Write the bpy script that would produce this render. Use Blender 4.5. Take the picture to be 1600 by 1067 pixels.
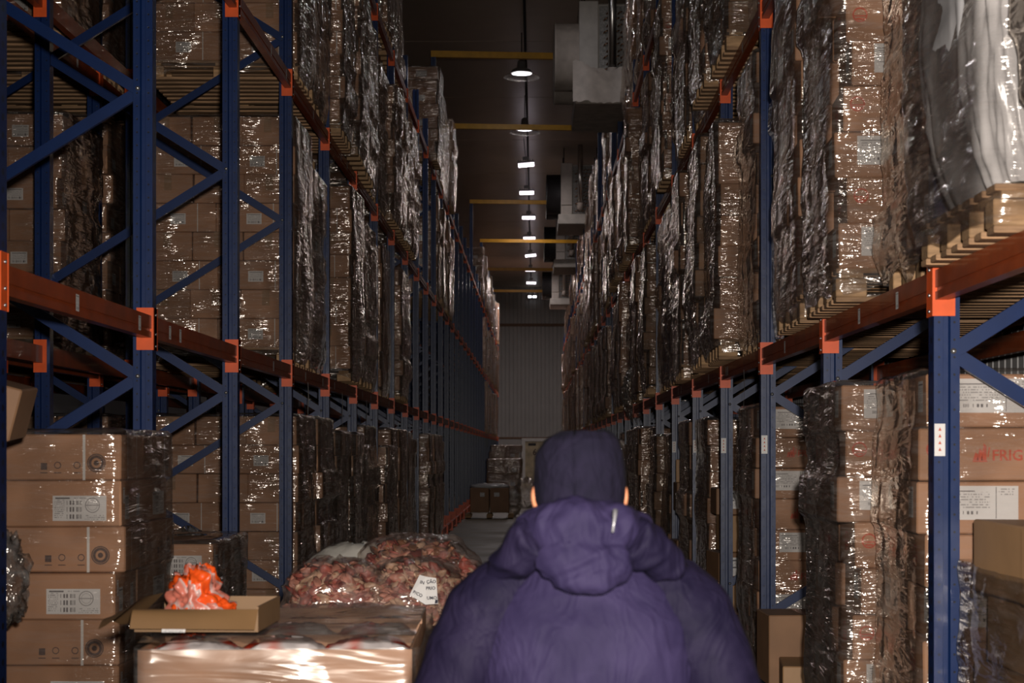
import bpy, bmesh, math, random
import numpy as np
from mathutils import Vector, Matrix

# ------------------------------------------------------------------ clear
for o in list(bpy.data.objects):
    bpy.data.objects.remove(o, do_unlink=True)
scene = bpy.context.scene
COL = scene.collection
R = math.radians
FPX = 2640.0                     # focal length in pixels of the 1600 px wide frame
VPX, VPY = 836.0, 704.0          # where straight-ahead falls in the frame
CAMZ = 1.70

# ------------------------------------------------------------------ camera
cam_d = bpy.data.cameras.new('camera')
cam_d.sensor_width = 36.0
cam_d.lens = FPX / 1600 * 36.0
cam_d.shift_x = -(VPX - 800) / 1600
cam_d.shift_y = (VPY - 533.5) / 1600
cam_d.clip_end = 300
cam_d.dof.use_dof = True
cam_d.dof.focus_distance = 12.5
cam_d.dof.aperture_fstop = 6.3
cam = bpy.data.objects.new('camera', cam_d)
cam.location = (0, 0, CAMZ)
cam.rotation_euler = (R(90), 0, 0)
COL.objects.link(cam)
scene.camera = cam

# ------------------------------------------------------------------ world, flash, exposure
w = bpy.data.worlds.new('world')
scene.world = w
w.use_nodes = True
w.node_tree.nodes['Background'].inputs[0].default_value = (0.55, 0.42, 0.36, 1)
w.node_tree.nodes['Background'].inputs[1].default_value = 0.02

fl = bpy.data.lights.new('camera_flash', 'SPOT')
fl.energy = 1850
fl.color = (1.0, 0.93, 0.86)
fl.shadow_soft_size = 0.06
fl.spot_size = R(76)
fl.spot_blend = 0.9
flash = bpy.data.objects.new('camera_flash', fl)
flash.location = (0.12, -0.05, CAMZ + 0.22)
flash.rotation_euler = (R(95), 0, R(-7))
COL.objects.link(flash)

vs = scene.view_settings
vs.view_transform = 'Standard'
vs.look = 'None'
vs.exposure = 0.0
vs.gamma = 1.0
vs.use_curve_mapping = False
if hasattr(scene, 'cycles'):
    scene.cycles.max_bounces = 6
    scene.cycles.diffuse_bounces = 2
    scene.cycles.glossy_bounces = 2
    scene.cycles.transparent_max_bounces = 10
    scene.cycles.caustics_reflective = False
    scene.cycles.caustics_refractive = False

# ------------------------------------------------------------------ basic helpers
def link(o):
    COL.objects.link(o)
    return o

def tag(o, label=None, cat=None, group=None, kind=None):
    if label: o['label'] = label
    if cat: o['category'] = cat
    if group: o['group'] = group
    if kind: o['kind'] = kind
    return o

def empty(name, loc=(0, 0, 0), rz=0.0, parent=None):
    o = bpy.data.objects.new(name, None)
    o.location = loc
    o.rotation_euler = (0, 0, rz)
    o.empty_display_size = 0.1
    o.parent = parent
    return link(o)

def inst(name, mesh, parent=None, loc=(0, 0, 0), rot=(0, 0, 0), scale=None):
    o = bpy.data.objects.new(name, mesh)
    o.parent = parent
    o.location = loc
    o.rotation_euler = rot
    if scale is not None: o.scale = scale
    return link(o)

class MB:
    """collects faces for one mesh"""
    def __init__(s):
        s.v = []; s.f = []; s.m = []; s.uv = {}; s.smooth = []
    def quad(s, a, b, c, d, m=0, uv=False):
        n = len(s.v); s.v += [tuple(a), tuple(b), tuple(c), tuple(d)]
        if uv: s.uv[len(s.f)] = [(0, 0), (1, 0), (1, 1), (0, 1)]
        s.f.append((n, n+1, n+2, n+3)); s.m.append(m); s.smooth.append(False)
    def box(s, x0, x1, y0, y1, z0, z1, m=0, mat=None):
        n = len(s.v)
        p = [(x0,y0,z0),(x1,y0,z0),(x1,y1,z0),(x0,y1,z0),(x0,y0,z1),(x1,y0,z1),(x1,y1,z1),(x0,y1,z1)]
        if mat is not None: p = [tuple(mat @ Vector(q)) for q in p]
        s.v += p
        for q in ((0,3,2,1),(4,5,6,7),(0,1,5,4),(1,2,6,5),(2,3,7,6),(3,0,4,7)):
            s.f.append(tuple(n+i for i in q)); s.m.append(m); s.smooth.append(False)
    def cbox(s, x0, x1, y0, y1, z0, z1, c=0.005, m=0, jit=None):
        """box with chamfered edges (24 verts)"""
        cx, cy, cz = (x0+x1)/2, (y0+y1)/2, (z0+z1)/2
        hx, hy, hz = (x1-x0)/2, (y1-y0)/2, (z1-z0)/2
        n = len(s.v); idx = {}
        for sx in (-1, 1):
            for sy in (-1, 1):
                for sz in (-1, 1):
                    j = jit() if jit else (0, 0, 0)
                    for ax in range(3):
                        d = [hx-c, hy-c, hz-c]
                        d[ax] += c
                        idx[(sx, sy, sz, ax)] = len(s.v)
                        s.v.append((cx+sx*d[0]+j[0], cy+sy*d[1]+j[1], cz+sz*d[2]+j[2]))
        def add(ids):
            s.f.append(tuple(ids)); s.m.append(m); s.smooth.append(False)
        for sx in (-1, 1):
            q = [idx[(sx,-1,-1,0)], idx[(sx,1,-1,0)], idx[(sx,1,1,0)], idx[(sx,-1,1,0)]]
            add(q if sx > 0 else q[::-1])
        for sy in (-1, 1):
            q = [idx[(-1,sy,-1,1)], idx[(1,sy,-1,1)], idx[(1,sy,1,1)], idx[(-1,sy,1,1)]]
            add(q[::-1] if sy > 0 else q)
        for sz in (-1, 1):
            q = [idx[(-1,-1,sz,2)], idx[(1,-1,sz,2)], idx[(1,1,sz,2)], idx[(-1,1,sz,2)]]
            add(q if sz > 0 else q[::-1])
        for a in (-1, 1):
            for b in (-1, 1):
                q = [idx[(a,b,-1,0)], idx[(a,b,-1,1)], idx[(a,b,1,1)], idx[(a,b,1,0)]]
                add(q[::-1] if a*b > 0 else q)
                q = [idx[(a,-1,b,0)], idx[(a,-1,b,2)], idx[(a,1,b,2)], idx[(a,1,b,0)]]
                add(q if a*b > 0 else q[::-1])
                q = [idx[(-1,a,b,1)], idx[(-1,a,b,2)], idx[(1,a,b,2)], idx[(1,a,b,1)]]
                add(q[::-1] if a*b > 0 else q)
        for sx in (-1, 1):
            for sy in (-1, 1):
                for sz in (-1, 1):
                    t = [idx[(sx,sy,sz,0)], idx[(sx,sy,sz,1)], idx[(sx,sy,sz,2)]]
                    add(t if sx*sy*sz > 0 else t[::-1])
    def bar(s, a, b, wu, wv, up=(0, 1, 0), m=0):
        """rectangular bar from a to b; wu wide across, wv along 'up'"""
        a = Vector(a); b = Vector(b); d = (b-a).normalized()
        u = Vector(up); u = (u - d*u.dot(d)).normalized(); r = d.cross(u)
        n = len(s.v)
        for p in (a, b):
            for i, j in ((-1,-1),(1,-1),(1,1),(-1,1)):
                s.v.append(tuple(p + r*(i*wu/2) + u*(j*wv/2)))
        for q in ((0,3,2,1),(4,5,6,7),(0,1,5,4),(1,2,6,5),(2,3,7,6),(3,0,4,7)):
            s.f.append(tuple(n+i for i in q)); s.m.append(m); s.smooth.append(False)
    def tube(s, pts, rad, n=10, m=0, cap=True):
        pts = [Vector(p) for p in pts]
        if not hasattr(rad, '__len__'): rad = [rad]*len(pts)
        base = len(s.v)
        prev = None
        for i, p in enumerate(pts):
            d = (pts[min(i+1, len(pts)-1)] - pts[max(i-1, 0)]).normalized()
            if prev is None:
                u = d.orthogonal().normalized()
            else:
                u = (prev - d*prev.dot(d)).normalized()
            prev = u
            r = d.cross(u)
            for k in range(n):
                a = 2*math.pi*k/n
                s.v.append(tuple(p + (u*math.cos(a) + r*math.sin(a))*rad[i]))
        for i in range(len(pts)-1):
            for k in range(n):
                k2 = (k+1) % n
                s.f.append((base+i*n+k, base+i*n+k2, base+(i+1)*n+k2, base+(i+1)*n+k))
                s.m.append(m); s.smooth.append(True)
        if cap:
            s.f.append(tuple(base+k for k in range(n))[::-1]); s.m.append(m); s.smooth.append(False)
            e = base+(len(pts)-1)*n
            s.f.append(tuple(e+k for k in range(n))); s.m.append(m); s.smooth.append(False)
    def lathe(s, prof, c=(0, 0, 0), n=20, m=0, axis='z'):
        base = len(s.v)
        for r, h in prof:
            for k in range(n):
                a = 2*math.pi*k/n
                x, y = r*math.cos(a), r*math.sin(a)
                p = (x, y, h) if axis == 'z' else ((h, x, y) if axis == 'x' else (x, h, y))
                s.v.append((c[0]+p[0], c[1]+p[1], c[2]+p[2]))
        for i in range(len(prof)-1):
            for k in range(n):
                k2 = (k+1) % n
                s.f.append((base+i*n+k, base+i*n+k2, base+(i+1)*n+k2, base+(i+1)*n+k))
                s.m.append(m); s.smooth.append(True)
    def grid(s, P, m=0, closed_u=False, uv=False):
        """P: array (rows, cols, 3)"""
        nr, nc = P.shape[:2]
        base = len(s.v)
        s.v += [tuple(p) for p in P.reshape(-1, 3).tolist()]
        for i in range(nr-1):
            for k in range(nc if closed_u else nc-1):
                k2 = (k+1) % nc
                if uv:
                    s.uv[len(s.f)] = [(k/(nc-1), i/(nr-1)), ((k+1)/(nc-1), i/(nr-1)), ((k+1)/(nc-1), (i+1)/(nr-1)), (k/(nc-1), (i+1)/(nr-1))]
                s.f.append((base+i*nc+k, base+i*nc+k2, base+(i+1)*nc+k2, base+(i+1)*nc+k))
                s.m.append(m); s.smooth.append(True)
    def add(s, other, mat=None, moff=0):
        n = len(s.v); fo = len(s.f)
        s.v += [tuple(mat @ Vector(p)) for p in other.v] if mat is not None else list(other.v)
        s.f += [tuple(n+i for i in f) for f in other.f]
        s.m += [x+moff for x in other.m]; s.smooth += other.smooth
        for k, u in other.uv.items(): s.uv[fo+k] = u
    def mesh(s, name, *mats):
        me = bpy.data.meshes.new(name)
        me.from_pydata(s.v, [], s.f)
        for m in mats: me.materials.append(m)
        me.polygons.foreach_set('material_index', s.m)
        me.polygons.foreach_set('use_smooth', s.smooth)
        if s.uv:
            ul = me.uv_layers.new(name='UVMap')
            for k, uvs in s.uv.items():
                ls = me.polygons[k].loop_start
                for j, u in enumerate(uvs): ul.data[ls+j].uv = u
        me.update()
        return me

# value noise ------------------------------------------------------
def vnoise(x, y, seed, per=None):
    rng = np.random.RandomState(seed)
    T = rng.rand(64, 64)
    xi = np.floor(x).astype(int); yi = np.floor(y).astype(int)
    fx = x-xi; fy = y-yi
    fx = fx*fx*(3-2*fx); fy = fy*fy*(3-2*fy)
    def g(i, j):
        if per: i = i % per
        return T[i % 64, j % 64]
    return (g(xi, yi)*(1-fx)*(1-fy) + g(xi+1, yi)*fx*(1-fy) + g(xi, yi+1)*(1-fx)*fy + g(xi+1, yi+1)*fx*fy)

# ------------------------------------------------------------------ materials
def new_mat(name):
    m = bpy.data.materials.new(name)
    m.use_nodes = True
    nt = m.node_tree
    return m, nt, nt.nodes['Principled BSDF']

def N(nt, typ, **kw):
    n = nt.nodes.new(typ)
    for k, v in kw.items():
        if k.startswith('i_'):
            n.inputs[int(k[2:])].default_value = v
        else:
            setattr(n, k, v)
    return n

def bump(nt, b, height, strength=0.3, dist=0.01):
    n = N(nt, 'ShaderNodeBump')
    n.inputs['Strength'].default_value = strength
    n.inputs['Distance'].default_value = dist
    nt.links.new(height, n.inputs['Height'])
    nt.links.new(n.outputs[0], b.inputs['Normal'])
    return n

def simple(name, col, rough=0.5, metal=0.0, var=0.12, nscale=6.0, bstr=0.0, spec=0.5, coat=0.0, objvar=0.0, stretch=(1, 1, 1)):
    m, nt, b = new_mat(name)
    L = nt.links
    tc = N(nt, 'ShaderNodeTexCoord')
    mp = N(nt, 'ShaderNodeMapping'); mp.inputs['Scale'].default_value = stretch
    L.new(tc.outputs['Object'], mp.inputs[0])
    no = N(nt, 'ShaderNodeTexNoise'); no.inputs['Scale'].default_value = nscale; no.inputs['Detail'].default_value = 4
    L.new(mp.outputs[0], no.inputs['Vector'])
    cr = N(nt, 'ShaderNodeValToRGB')
    c0 = tuple(c*(1-var) for c in col); c1 = tuple(min(1, c*(1+var)) for c in col)
    cr.color_ramp.elements[0].position = 0.3; cr.color_ramp.elements[1].position = 0.7
    cr.color_ramp.elements[0].color = (*c0, 1); cr.color_ramp.elements[1].color = (*c1, 1)
    L.new(no.outputs[0], cr.inputs[0])
    out = cr.outputs[0]
    if objvar:
        oi = N(nt, 'ShaderNodeObjectInfo')
        mr = N(nt, 'ShaderNodeMapRange'); mr.inputs[3].default_value = 1-objvar; mr.inputs[4].default_value = 1+objvar
        L.new(oi.outputs['Random'], mr.inputs[0])
        hs = N(nt, 'ShaderNodeHueSaturation')
        L.new(mr.outputs[0], hs.inputs['Value']); L.new(out, hs.inputs['Color'])
        out = hs.outputs[0]
    L.new(out, b.inputs['Base Color'])
    b.inputs['Roughness'].default_value = rough
    b.inputs['Metallic'].default_value = metal
    b.inputs['Specular IOR Level'].default_value = spec
    b.inputs['Coat Weight'].default_value = coat
    if bstr: bump(nt, b, no.outputs[0], bstr, 0.01)
    return m

M = {}
M['carton'] = simple('carton_kraft', (0.43, 0.225, 0.125), 0.62, var=0.10, nscale=5, bstr=0.08, objvar=0.14)
M['carton_dark'] = simple('carton_brown', (0.31, 0.165, 0.085), 0.62, var=0.12, nscale=5, bstr=0.08, objvar=0.15)
M['tan'] = simple('carton_tan', (0.47, 0.27, 0.13), 0.55, var=0.08, nscale=5, bstr=0.05, objvar=0.1)
M['tape'] = simple('packing_tape', (0.36, 0.22, 0.13), 0.2, var=0.05, nscale=12)
M['tray'] = simple('tray_board', (0.21, 0.115, 0.048), 0.55, var=0.08)
M['strap'] = simple('white_strap', (0.72, 0.68, 0.64), 0.4, var=0.05)
M['print_red'] = simple('print_red', (0.55, 0.08, 0.03), 0.6, var=0.18, nscale=60)
M['print_dark'] = simple('print_dark', (0.10, 0.06, 0.05), 0.6, var=0.25, nscale=60)
M['wood'] = simple('pallet_wood', (0.40, 0.24, 0.12), 0.75, var=0.3, nscale=9, bstr=0.2, objvar=0.25, stretch=(1, 6, 6))
M['plank'] = simple('pallet_plank', (0.36, 0.21, 0.11), 0.78, var=0.3, nscale=9, bstr=0.2, objvar=0.25, stretch=(1, 8, 8))
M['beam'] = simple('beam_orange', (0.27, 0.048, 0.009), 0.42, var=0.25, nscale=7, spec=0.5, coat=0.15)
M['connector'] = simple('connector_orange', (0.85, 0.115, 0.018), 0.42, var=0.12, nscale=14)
M['steel'] = simple('zinc_steel', (0.6, 0.6, 0.6), 0.3, 0.9, var=0.1)
M['yellow'] = simple('tie_yellow', (0.72, 0.36, 0.02), 0.45, var=0.12)
M['white_paint'] = simple('unit_white', (0.60, 0.55, 0.50), 0.45, var=0.1)
M['insulation'] = simple('insulation_white', (0.56, 0.48, 0.42), 0.6, var=0.2, nscale=4, bstr=0.5)
M['dark_metal'] = simple('dark_metal', (0.035, 0.033, 0.035), 0.5, 0.3)
M['coil'] = simple('coil_grey', (0.22, 0.21, 0.20), 0.45, 0.6, nscale=30, var=0.4)
M['pan'] = simple('drain_pan', (0.55, 0.52, 0.47), 0.5, 0.0, var=0.12)
M['pipe'] = simple('bright_pipe', (0.75, 0.73, 0.70), 0.28, 1.0, var=0.05)
M['copper'] = simple('copper_bend', (0.45, 0.24, 0.14), 0.35, 0.9)
M['sticker'] = simple('white_sticker', (0.78, 0.75, 0.72), 0.5, var=0.05)
M['skin'] = simple('skin', (0.62, 0.24, 0.12), 0.5, var=0.06)
M['rubber'] = simple('black_rubber', (0.02, 0.02, 0.022), 0.6)

# blue rack paint with rows of dark punched holes
def rack_blue():
    m, nt, b = new_mat('rack_blue')
    L = nt.links
    tc = N(nt, 'ShaderNodeTexCoord'); sp = N(nt, 'ShaderNodeSeparateXYZ')
    L.new(tc.outputs['Object'], sp.inputs[0])
    def mth(op, a, bb=None, c=None):
        n = N(nt, 'ShaderNodeMath', operation=op)
        for i, v in enumerate((a, bb, c)):
            if v is None: continue
            if isinstance(v, (int, float)): n.inputs[i].default_value = v
            else: L.new(v, n.inputs[i])
        return n.outputs[0]
    fz = mth('ABSOLUTE', mth('SUBTRACT', mth('FRACT', mth('DIVIDE', sp.outputs[2], 0.065)), 0.5))
    fz = mth('MULTIPLY', fz, 0.065)
    ax = mth('ABSOLUTE', mth('SUBTRACT', mth('ABSOLUTE', sp.outputs[0]), 0.0285))
    ay = mth('ABSOLUTE', mth('SUBTRACT', mth('ABSOLUTE', sp.outputs[1]), 0.0))
    r1 = mth('SQRT', mth('ADD', mth('MULTIPLY', fz, fz), mth('MULTIPLY', ax, ax)))
    # the hole rows sit on the side faces; the front flange has small ones
    geo = N(nt, 'ShaderNodeNewGeometry')
    sn = N(nt, 'ShaderNodeSeparateXYZ'); L.new(geo.outputs['Normal'], sn.inputs[0])
    side = mth('GREATER_THAN', mth('ABSOLUTE', sn.outputs[0]), 0.7)
    front = mth('GREATER_THAN', mth('ABSOLUTE', sn.outputs[1]), 0.7)
    r2 = mth('SQRT', mth('ADD', mth('MULTIPLY', fz, fz), mth('MULTIPLY', ay, ay)))
    h1 = mth('MULTIPLY', mth('LESS_THAN', r2, 0.013), side)
    h2 = mth('MULTIPLY', mth('LESS_THAN', r1, 0.0045), front)
    hole = mth('MAXIMUM', h1, h2)
    no = N(nt, 'ShaderNodeTexNoise'); no.inputs['Scale'].default_value = 9
    L.new(tc.outputs['Object'], no.inputs['Vector'])
    cr = N(nt, 'ShaderNodeValToRGB')
    cr.color_ramp.elements[0].color = (0.0007, 0.014, 0.075, 1); cr.color_ramp.elements[1].color = (0.001, 0.021, 0.105, 1)
    L.new(no.outputs[0], cr.inputs[0])
    mx = N(nt, 'ShaderNodeMix', data_type='RGBA')
    L.new(hole, mx.inputs[0]); L.new(cr.outputs[0], mx.inputs[6]); mx.inputs[7].default_value = (0.002, 0.002, 0.004, 1)
    L.new(mx.outputs[2], b.inputs['Base Color'])
    b.inputs['Roughness'].default_value = 0.36
    b.inputs['Coat Weight'].default_value = 0.2
    b.inputs['Coat Roughness'].default_value = 0.2
    bump(nt, b, mth('SUBTRACT', no.outputs[0], hole), 0.25, 0.006)
    return m
M['blue'] = rack_blue()
M['blue_brace'] = simple('brace_blue', (0.0008, 0.017, 0.088), 0.38, var=0.15, coat=0.2)

# stretch film -----------------------------------------------------
def film_mat(name, tint=(0.93, 0.91, 0.89), base=0.13, gl=0.13, stretch=(5, 5, 34), haze=0.12, bs=0.75, rotx=0.0, hazecol=(0.62, 0.58, 0.55), cell=1.3, graze=0.70, fine=0.10):
    m = bpy.data.materials.new(name); m.use_nodes = True
    nt = m.node_tree; L = nt.links
    nt.nodes.remove(nt.nodes['Principled BSDF'])
    out = nt.nodes['Material Output']
    tc = N(nt, 'ShaderNodeTexCoord')
    mp = N(nt, 'ShaderNodeMapping'); mp.inputs['Scale'].default_value = stretch; mp.inputs['Rotation'].default_value = (rotx, rotx, 0)
    L.new(tc.outputs['Object'], mp.inputs[0])
    n1 = N(nt, 'ShaderNodeTexNoise'); n1.inputs['Scale'].default_value = 1.0; n1.inputs['Detail'].default_value = 2; n1.inputs['Distortion'].default_value = 0.8
    L.new(mp.outputs[0], n1.inputs['Vector'])
    mp2 = N(nt, 'ShaderNodeMapping'); mp2.inputs['Scale'].default_value = tuple(c*0.45 for c in stretch); mp2.inputs['Rotation'].default_value = (-rotx*0.7, rotx, 0.3)
    L.new(tc.outputs['Object'], mp2.inputs[0])
    n2 = N(nt, 'ShaderNodeTexNoise'); n2.inputs['Scale'].default_value = 1.0; n2.inputs['Detail'].default_value = 2; n2.inputs['Distortion'].default_value = 1.2
    L.new(mp2.outputs[0], n2.inputs['Vector'])
    # crumple facets: stretched cells warped by noise, only in patches
    vm = N(nt, 'ShaderNodeVectorMath', operation='MULTIPLY_ADD'); vm.inputs[1].default_value = (1.2, 1.2, 1.2)
    L.new(n2.outputs[1], vm.inputs[0]); L.new(mp2.outputs[0], vm.inputs[2])
    vo = N(nt, 'ShaderNodeTexVoronoi'); vo.inputs['Scale'].default_value = cell
    L.new(vm.outputs[0], vo.inputs['Vector'])
    n3 = N(nt, 'ShaderNodeTexNoise'); n3.inputs['Scale'].default_value = 3.2; n3.inputs['Detail'].default_value = 1
    L.new(tc.outputs['Object'], n3.inputs['Vector'])
    pm = N(nt, 'ShaderNodeMapRange', interpolation_type='SMOOTHSTEP'); pm.inputs[1].default_value = 0.40; pm.inputs[2].default_value = 0.62; pm.inputs[3].default_value = 0.12; pm.inputs[4].default_value = 1.0
    L.new(n3.outputs[0], pm.inputs[0])
    cm = N(nt, 'ShaderNodeMath', operation='MULTIPLY'); L.new(vo.outputs['Distance'], cm.inputs[0]); L.new(pm.outputs[0], cm.inputs[1])
    a0 = N(nt, 'ShaderNodeMath', operation='MULTIPLY'); a0.inputs[1].default_value = 0.22; L.new(n1.outputs[0], a0.inputs[0])
    a1 = N(nt, 'ShaderNodeMath', operation='MULTIPLY_ADD'); a1.inputs[1].default_value = 0.85; L.new(cm.outputs[0], a1.inputs[0]); L.new(a0.outputs[0], a1.inputs[2])
    ad = N(nt, 'ShaderNodeMath', operation='MULTIPLY_ADD'); ad.inputs[1].default_value = 0.35
    L.new(n2.outputs[0], ad.inputs[0]); L.new(a1.outputs[0], ad.inputs[2])
    n4 = N(nt, 'ShaderNodeTexNoise'); n4.inputs['Scale'].default_value = 60.0; n4.inputs['Detail'].default_value = 1
    L.new(tc.outputs['Object'], n4.inputs['Vector'])
    a4 = N(nt, 'ShaderNodeMath', operation='MULTIPLY_ADD'); a4.inputs[1].default_value = fine
    f4 = N(nt, 'ShaderNodeMath', operation='MULTIPLY'); L.new(n4.outputs[0], f4.inputs[0]); L.new(pm.outputs[0], f4.inputs[1])
    L.new(f4.outputs[0], a4.inputs[0]); L.new(ad.outputs[0], a4.inputs[2])
    bp = N(nt, 'ShaderNodeBump'); bp.inputs['Strength'].default_value = 1.0; bp.inputs['Distance'].default_value = 0.055*bs
    L.new(a4.outputs[0], bp.inputs['Height'])
    g = N(nt, 'ShaderNodeBsdfGlossy'); g.inputs['Roughness'].default_value = gl; g.inputs['Color'].default_value = (1, 0.92, 0.84, 1)
    L.new(bp.outputs[0], g.inputs['Normal'])
    d = N(nt, 'ShaderNodeBsdfDiffuse'); d.inputs['Color'].default_value = (*hazecol, 1)
    L.new(bp.outputs[0], d.inputs['Normal'])
    t = N(nt, 'ShaderNodeBsdfTransparent'); t.inputs['Color'].default_value = (*tint, 1)
    lw = N(nt, 'ShaderNodeLayerWeight'); lw.inputs['Blend'].default_value = 0.5
    # many wraps: clear when looked at straight, closing up at grazing angles
    mr = N(nt, 'ShaderNodeMapRange'); mr.inputs[1].default_value = 0.15; mr.inputs[2].default_value = 0.95; mr.inputs[3].default_value = base; mr.inputs[4].default_value = graze
    L.new(lw.outputs['Facing'], mr.inputs[0])
    wrp = N(nt, 'ShaderNodeMath', operation='MULTIPLY_ADD', use_clamp=True); wrp.inputs[1].default_value = 0.16
    L.new(pm.outputs[0], wrp.inputs[0]); L.new(mr.outputs[0], wrp.inputs[2])
    m1 = N(nt, 'ShaderNodeMixShader'); L.new(wrp.outputs[0], m1.inputs[0]); L.new(t.outputs[0], m1.inputs[1]); L.new(g.outputs[0], m1.inputs[2])
    hz = N(nt, 'ShaderNodeMapRange'); hz.inputs[1].default_value = 0.42; hz.inputs[2].default_value = 0.75; hz.inputs[3].default_value = haze*0.35; hz.inputs[4].default_value = haze*2.2
    L.new(n1.outputs[0], hz.inputs[0])
    m2 = N(nt, 'ShaderNodeMixShader'); L.new(hz.outputs[0], m2.inputs[0]); L.new(m1.outputs[0], m2.inputs[1]); L.new(d.outputs[0], m2.inputs[2])
    L.new(m2.outputs[0], out.inputs[0])
    return m
M['film'] = film_mat('stretch_film', haze=0.045)
M['film_bin'] = film_mat('stretch_film_bin', base=0.10, gl=0.24, haze=0.05, bs=0.45, graze=0.55, fine=0.0, stretch=(3, 3, 20))
M['film_tight'] = film_mat('stretch_film_tight', base=0.07, gl=0.14, haze=0.03, bs=0.55, graze=0.6)
M['film_diag'] = film_mat('stretch_film_slanted', stretch=(6, 6, 36), rotx=0.35, base=0.14, haze=0.06, bs=1.0)
M['film_bag'] = film_mat('bag_film', stretch=(14, 14, 14), base=0.05, gl=0.2, haze=0.09, bs=0.5, graze=0.35, fine=0.02, tint=(0.97, 0.94, 0.92), hazecol=(0.75, 0.6, 0.55))
M['film_clump'] = film_mat('crumpled_film', stretch=(16, 16, 16), base=0.12, gl=0.16, haze=0.10, bs=0.8, graze=0.45, hazecol=(0.6, 0.58, 0.56))

# printed paper labels ---------------------------------------------
def label_mat(name, boxes, bars, rings, dots=()):
    """UV masks: boxes (u0,u1,v0,v1) solid dark, bars = barcode areas, rings (u,v,r,aspect)"""
    m, nt, b = new_mat(name)
    L = nt.links
    uv = N(nt, 'ShaderNodeUVMap'); sp = N(nt, 'ShaderNodeSeparateXYZ'); L.new(uv.outputs[0], sp.inputs[0])
    U, V = sp.outputs[0], sp.outputs[1]
    def mth(op, a, bb=None):
        n = N(nt, 'ShaderNodeMath', operation=op)
        for i, v in enumerate((a, bb)):
            if v is None: continue
            if isinstance(v, (int, float)): n.inputs[i].default_value = v
            else: L.new(v, n.inputs[i])
        return n.outputs[0]
    def rng(x, a, c): return mth('MULTIPLY', mth('GREATER_THAN', x, a), mth('LESS_THAN', x, c))
    def area(q): return mth('MULTIPLY', rng(U, q[0], q[1]), rng(V, q[2], q[3]))
    acc = None
    def join(x):
        nonlocal acc
        acc = x if acc is None else mth('MAXIMUM', acc, x)
    wn = N(nt, 'ShaderNodeTexWhiteNoise', noise_dimensions='1D')
    L.new(mth('FLOOR', mth('MULTIPLY', U, 95.0)), wn.inputs['W'])
    bar = mth('GREATER_THAN', wn.outputs[0], 0.48)
    for q in boxes: join(mth('MULTIPLY', area(q), 0.85))
    for q in bars: join(mth('MULTIPLY', area(q), mth('MULTIPLY', bar, 0.85)))
    # rows of tiny text
    tn = N(nt, 'ShaderNodeTexWhiteNoise', noise_dimensions='2D')
    cv = N(nt, 'ShaderNodeCombineXYZ')
    L.new(mth('FLOOR', mth('MULTIPLY', U, 60.0)), cv.inputs[0]); L.new(mth('FLOOR', mth('MULTIPLY', V, 13.0)), cv.inputs[1])
    L.new(cv.outputs[0], tn.inputs['Vector'])
    row = mth('GREATER_THAN', mth('FRACT', mth('MULTIPLY', V, 13.0)), 0.55)
    for q in dots: join(mth('MULTIPLY', mth('MULTIPLY', area(q), row), mth('MULTIPLY', mth('GREATER_THAN', tn.outputs[0], 0.45), 0.55)))
    for (u, v, r, asp) in rings:
        du = mth('MULTIPLY', mth('SUBTRACT', U, u), asp); dv = mth('SUBTRACT', V, v)
        rr = mth('SQRT', mth('ADD', mth('MULTIPLY', du, du), mth('MULTIPLY', dv, dv)))
        join(mth('MULTIPLY', rng(rr, r*0.90, r), 0.7)); join(mth('MULTIPLY', rng(rr, r*0.62, r*0.68), 0.5))
        join(mth('MULTIPLY', mth('MULTIPLY', mth('LESS_THAN', mth('ABSOLUTE', dv), r*0.06), mth('LESS_THAN', rr, r)), 0.6))
    mx = N(nt, 'ShaderNodeMix', data_type='RGBA')
    L.new(acc, mx.inputs[0]); mx.inputs[6].default_value = (0.74, 0.71, 0.69, 1); mx.inputs[7].default_value = (0.04, 0.03, 0.035, 1)
    L.new(mx.outputs[2], b.inputs['Base Color'])
    b.inputs['Roughness'].default_value = 0.5
    return m
M['label_big'] = label_mat('label_big', [(0.05, 0.32, 0.87, 0.93)], [(0.24, 0.56, 0.08, 0.26), (0.24, 0.56, 0.36, 0.55), (0.24, 0.56, 0.64, 0.80)],
                           [(0.74, 0.62, 0.30, 2.2)], [(0.03, 0.22, 0.1, 0.84), (0.60, 0.98, 0.05, 0.24), (0.36, 0.62, 0.85, 0.95)])
M['label_wide'] = label_mat('label_wide', [(0.70, 0.71, 0.04, 0.97), (0.05, 0.42, 0.83, 0.86)], [(0.12, 0.46, 0.16, 0.26)], [], [(0.05, 0.62, 0.34, 0.82), (0.74, 0.95, 0.7, 0.95)])
M['label_small'] = label_mat('label_small', [(0.08, 0.92, 0.86, 0.91)], [(0.1, 0.9, 0.10, 0.28)], [], [(0.1, 0.9, 0.36, 0.82)])
M['label_tag'] = label_mat('label_tag', [(0.3, 0.7, 0.80, 0.88), (0.3, 0.7, 0.42, 0.50)], [], [], [(0.2, 0.8, 0.1, 0.3), (0.2, 0.8, 0.55, 0.75)])
M['label_dock'] = label_mat('label_dock', [(0.1, 0.9, 0.9, 0.94)], [(0.1, 0.5, 0.05, 0.16)], [], [(0.08, 0.9, 0.2, 0.86)])

def text_mesh(name, body, size, mat, extrude=0.0004):
    cu = bpy.data.curves.new(name, 'FONT')
    cu.body = body; cu.size = size; cu.extrude = extrude; cu.resolution_u = 2; cu.offset = size*0.018
    o = bpy.data.objects.new(name, cu); COL.objects.link(o)
    dg = bpy.context.evaluated_depsgraph_get()
    me = bpy.data.meshes.new_from_object(o.evaluated_get(dg))
    bpy.data.objects.remove(o, do_unlink=True); bpy.data.curves.remove(cu)
    me.name = name
    me.materials.clear(); me.materials.append(mat)
    return me

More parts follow.
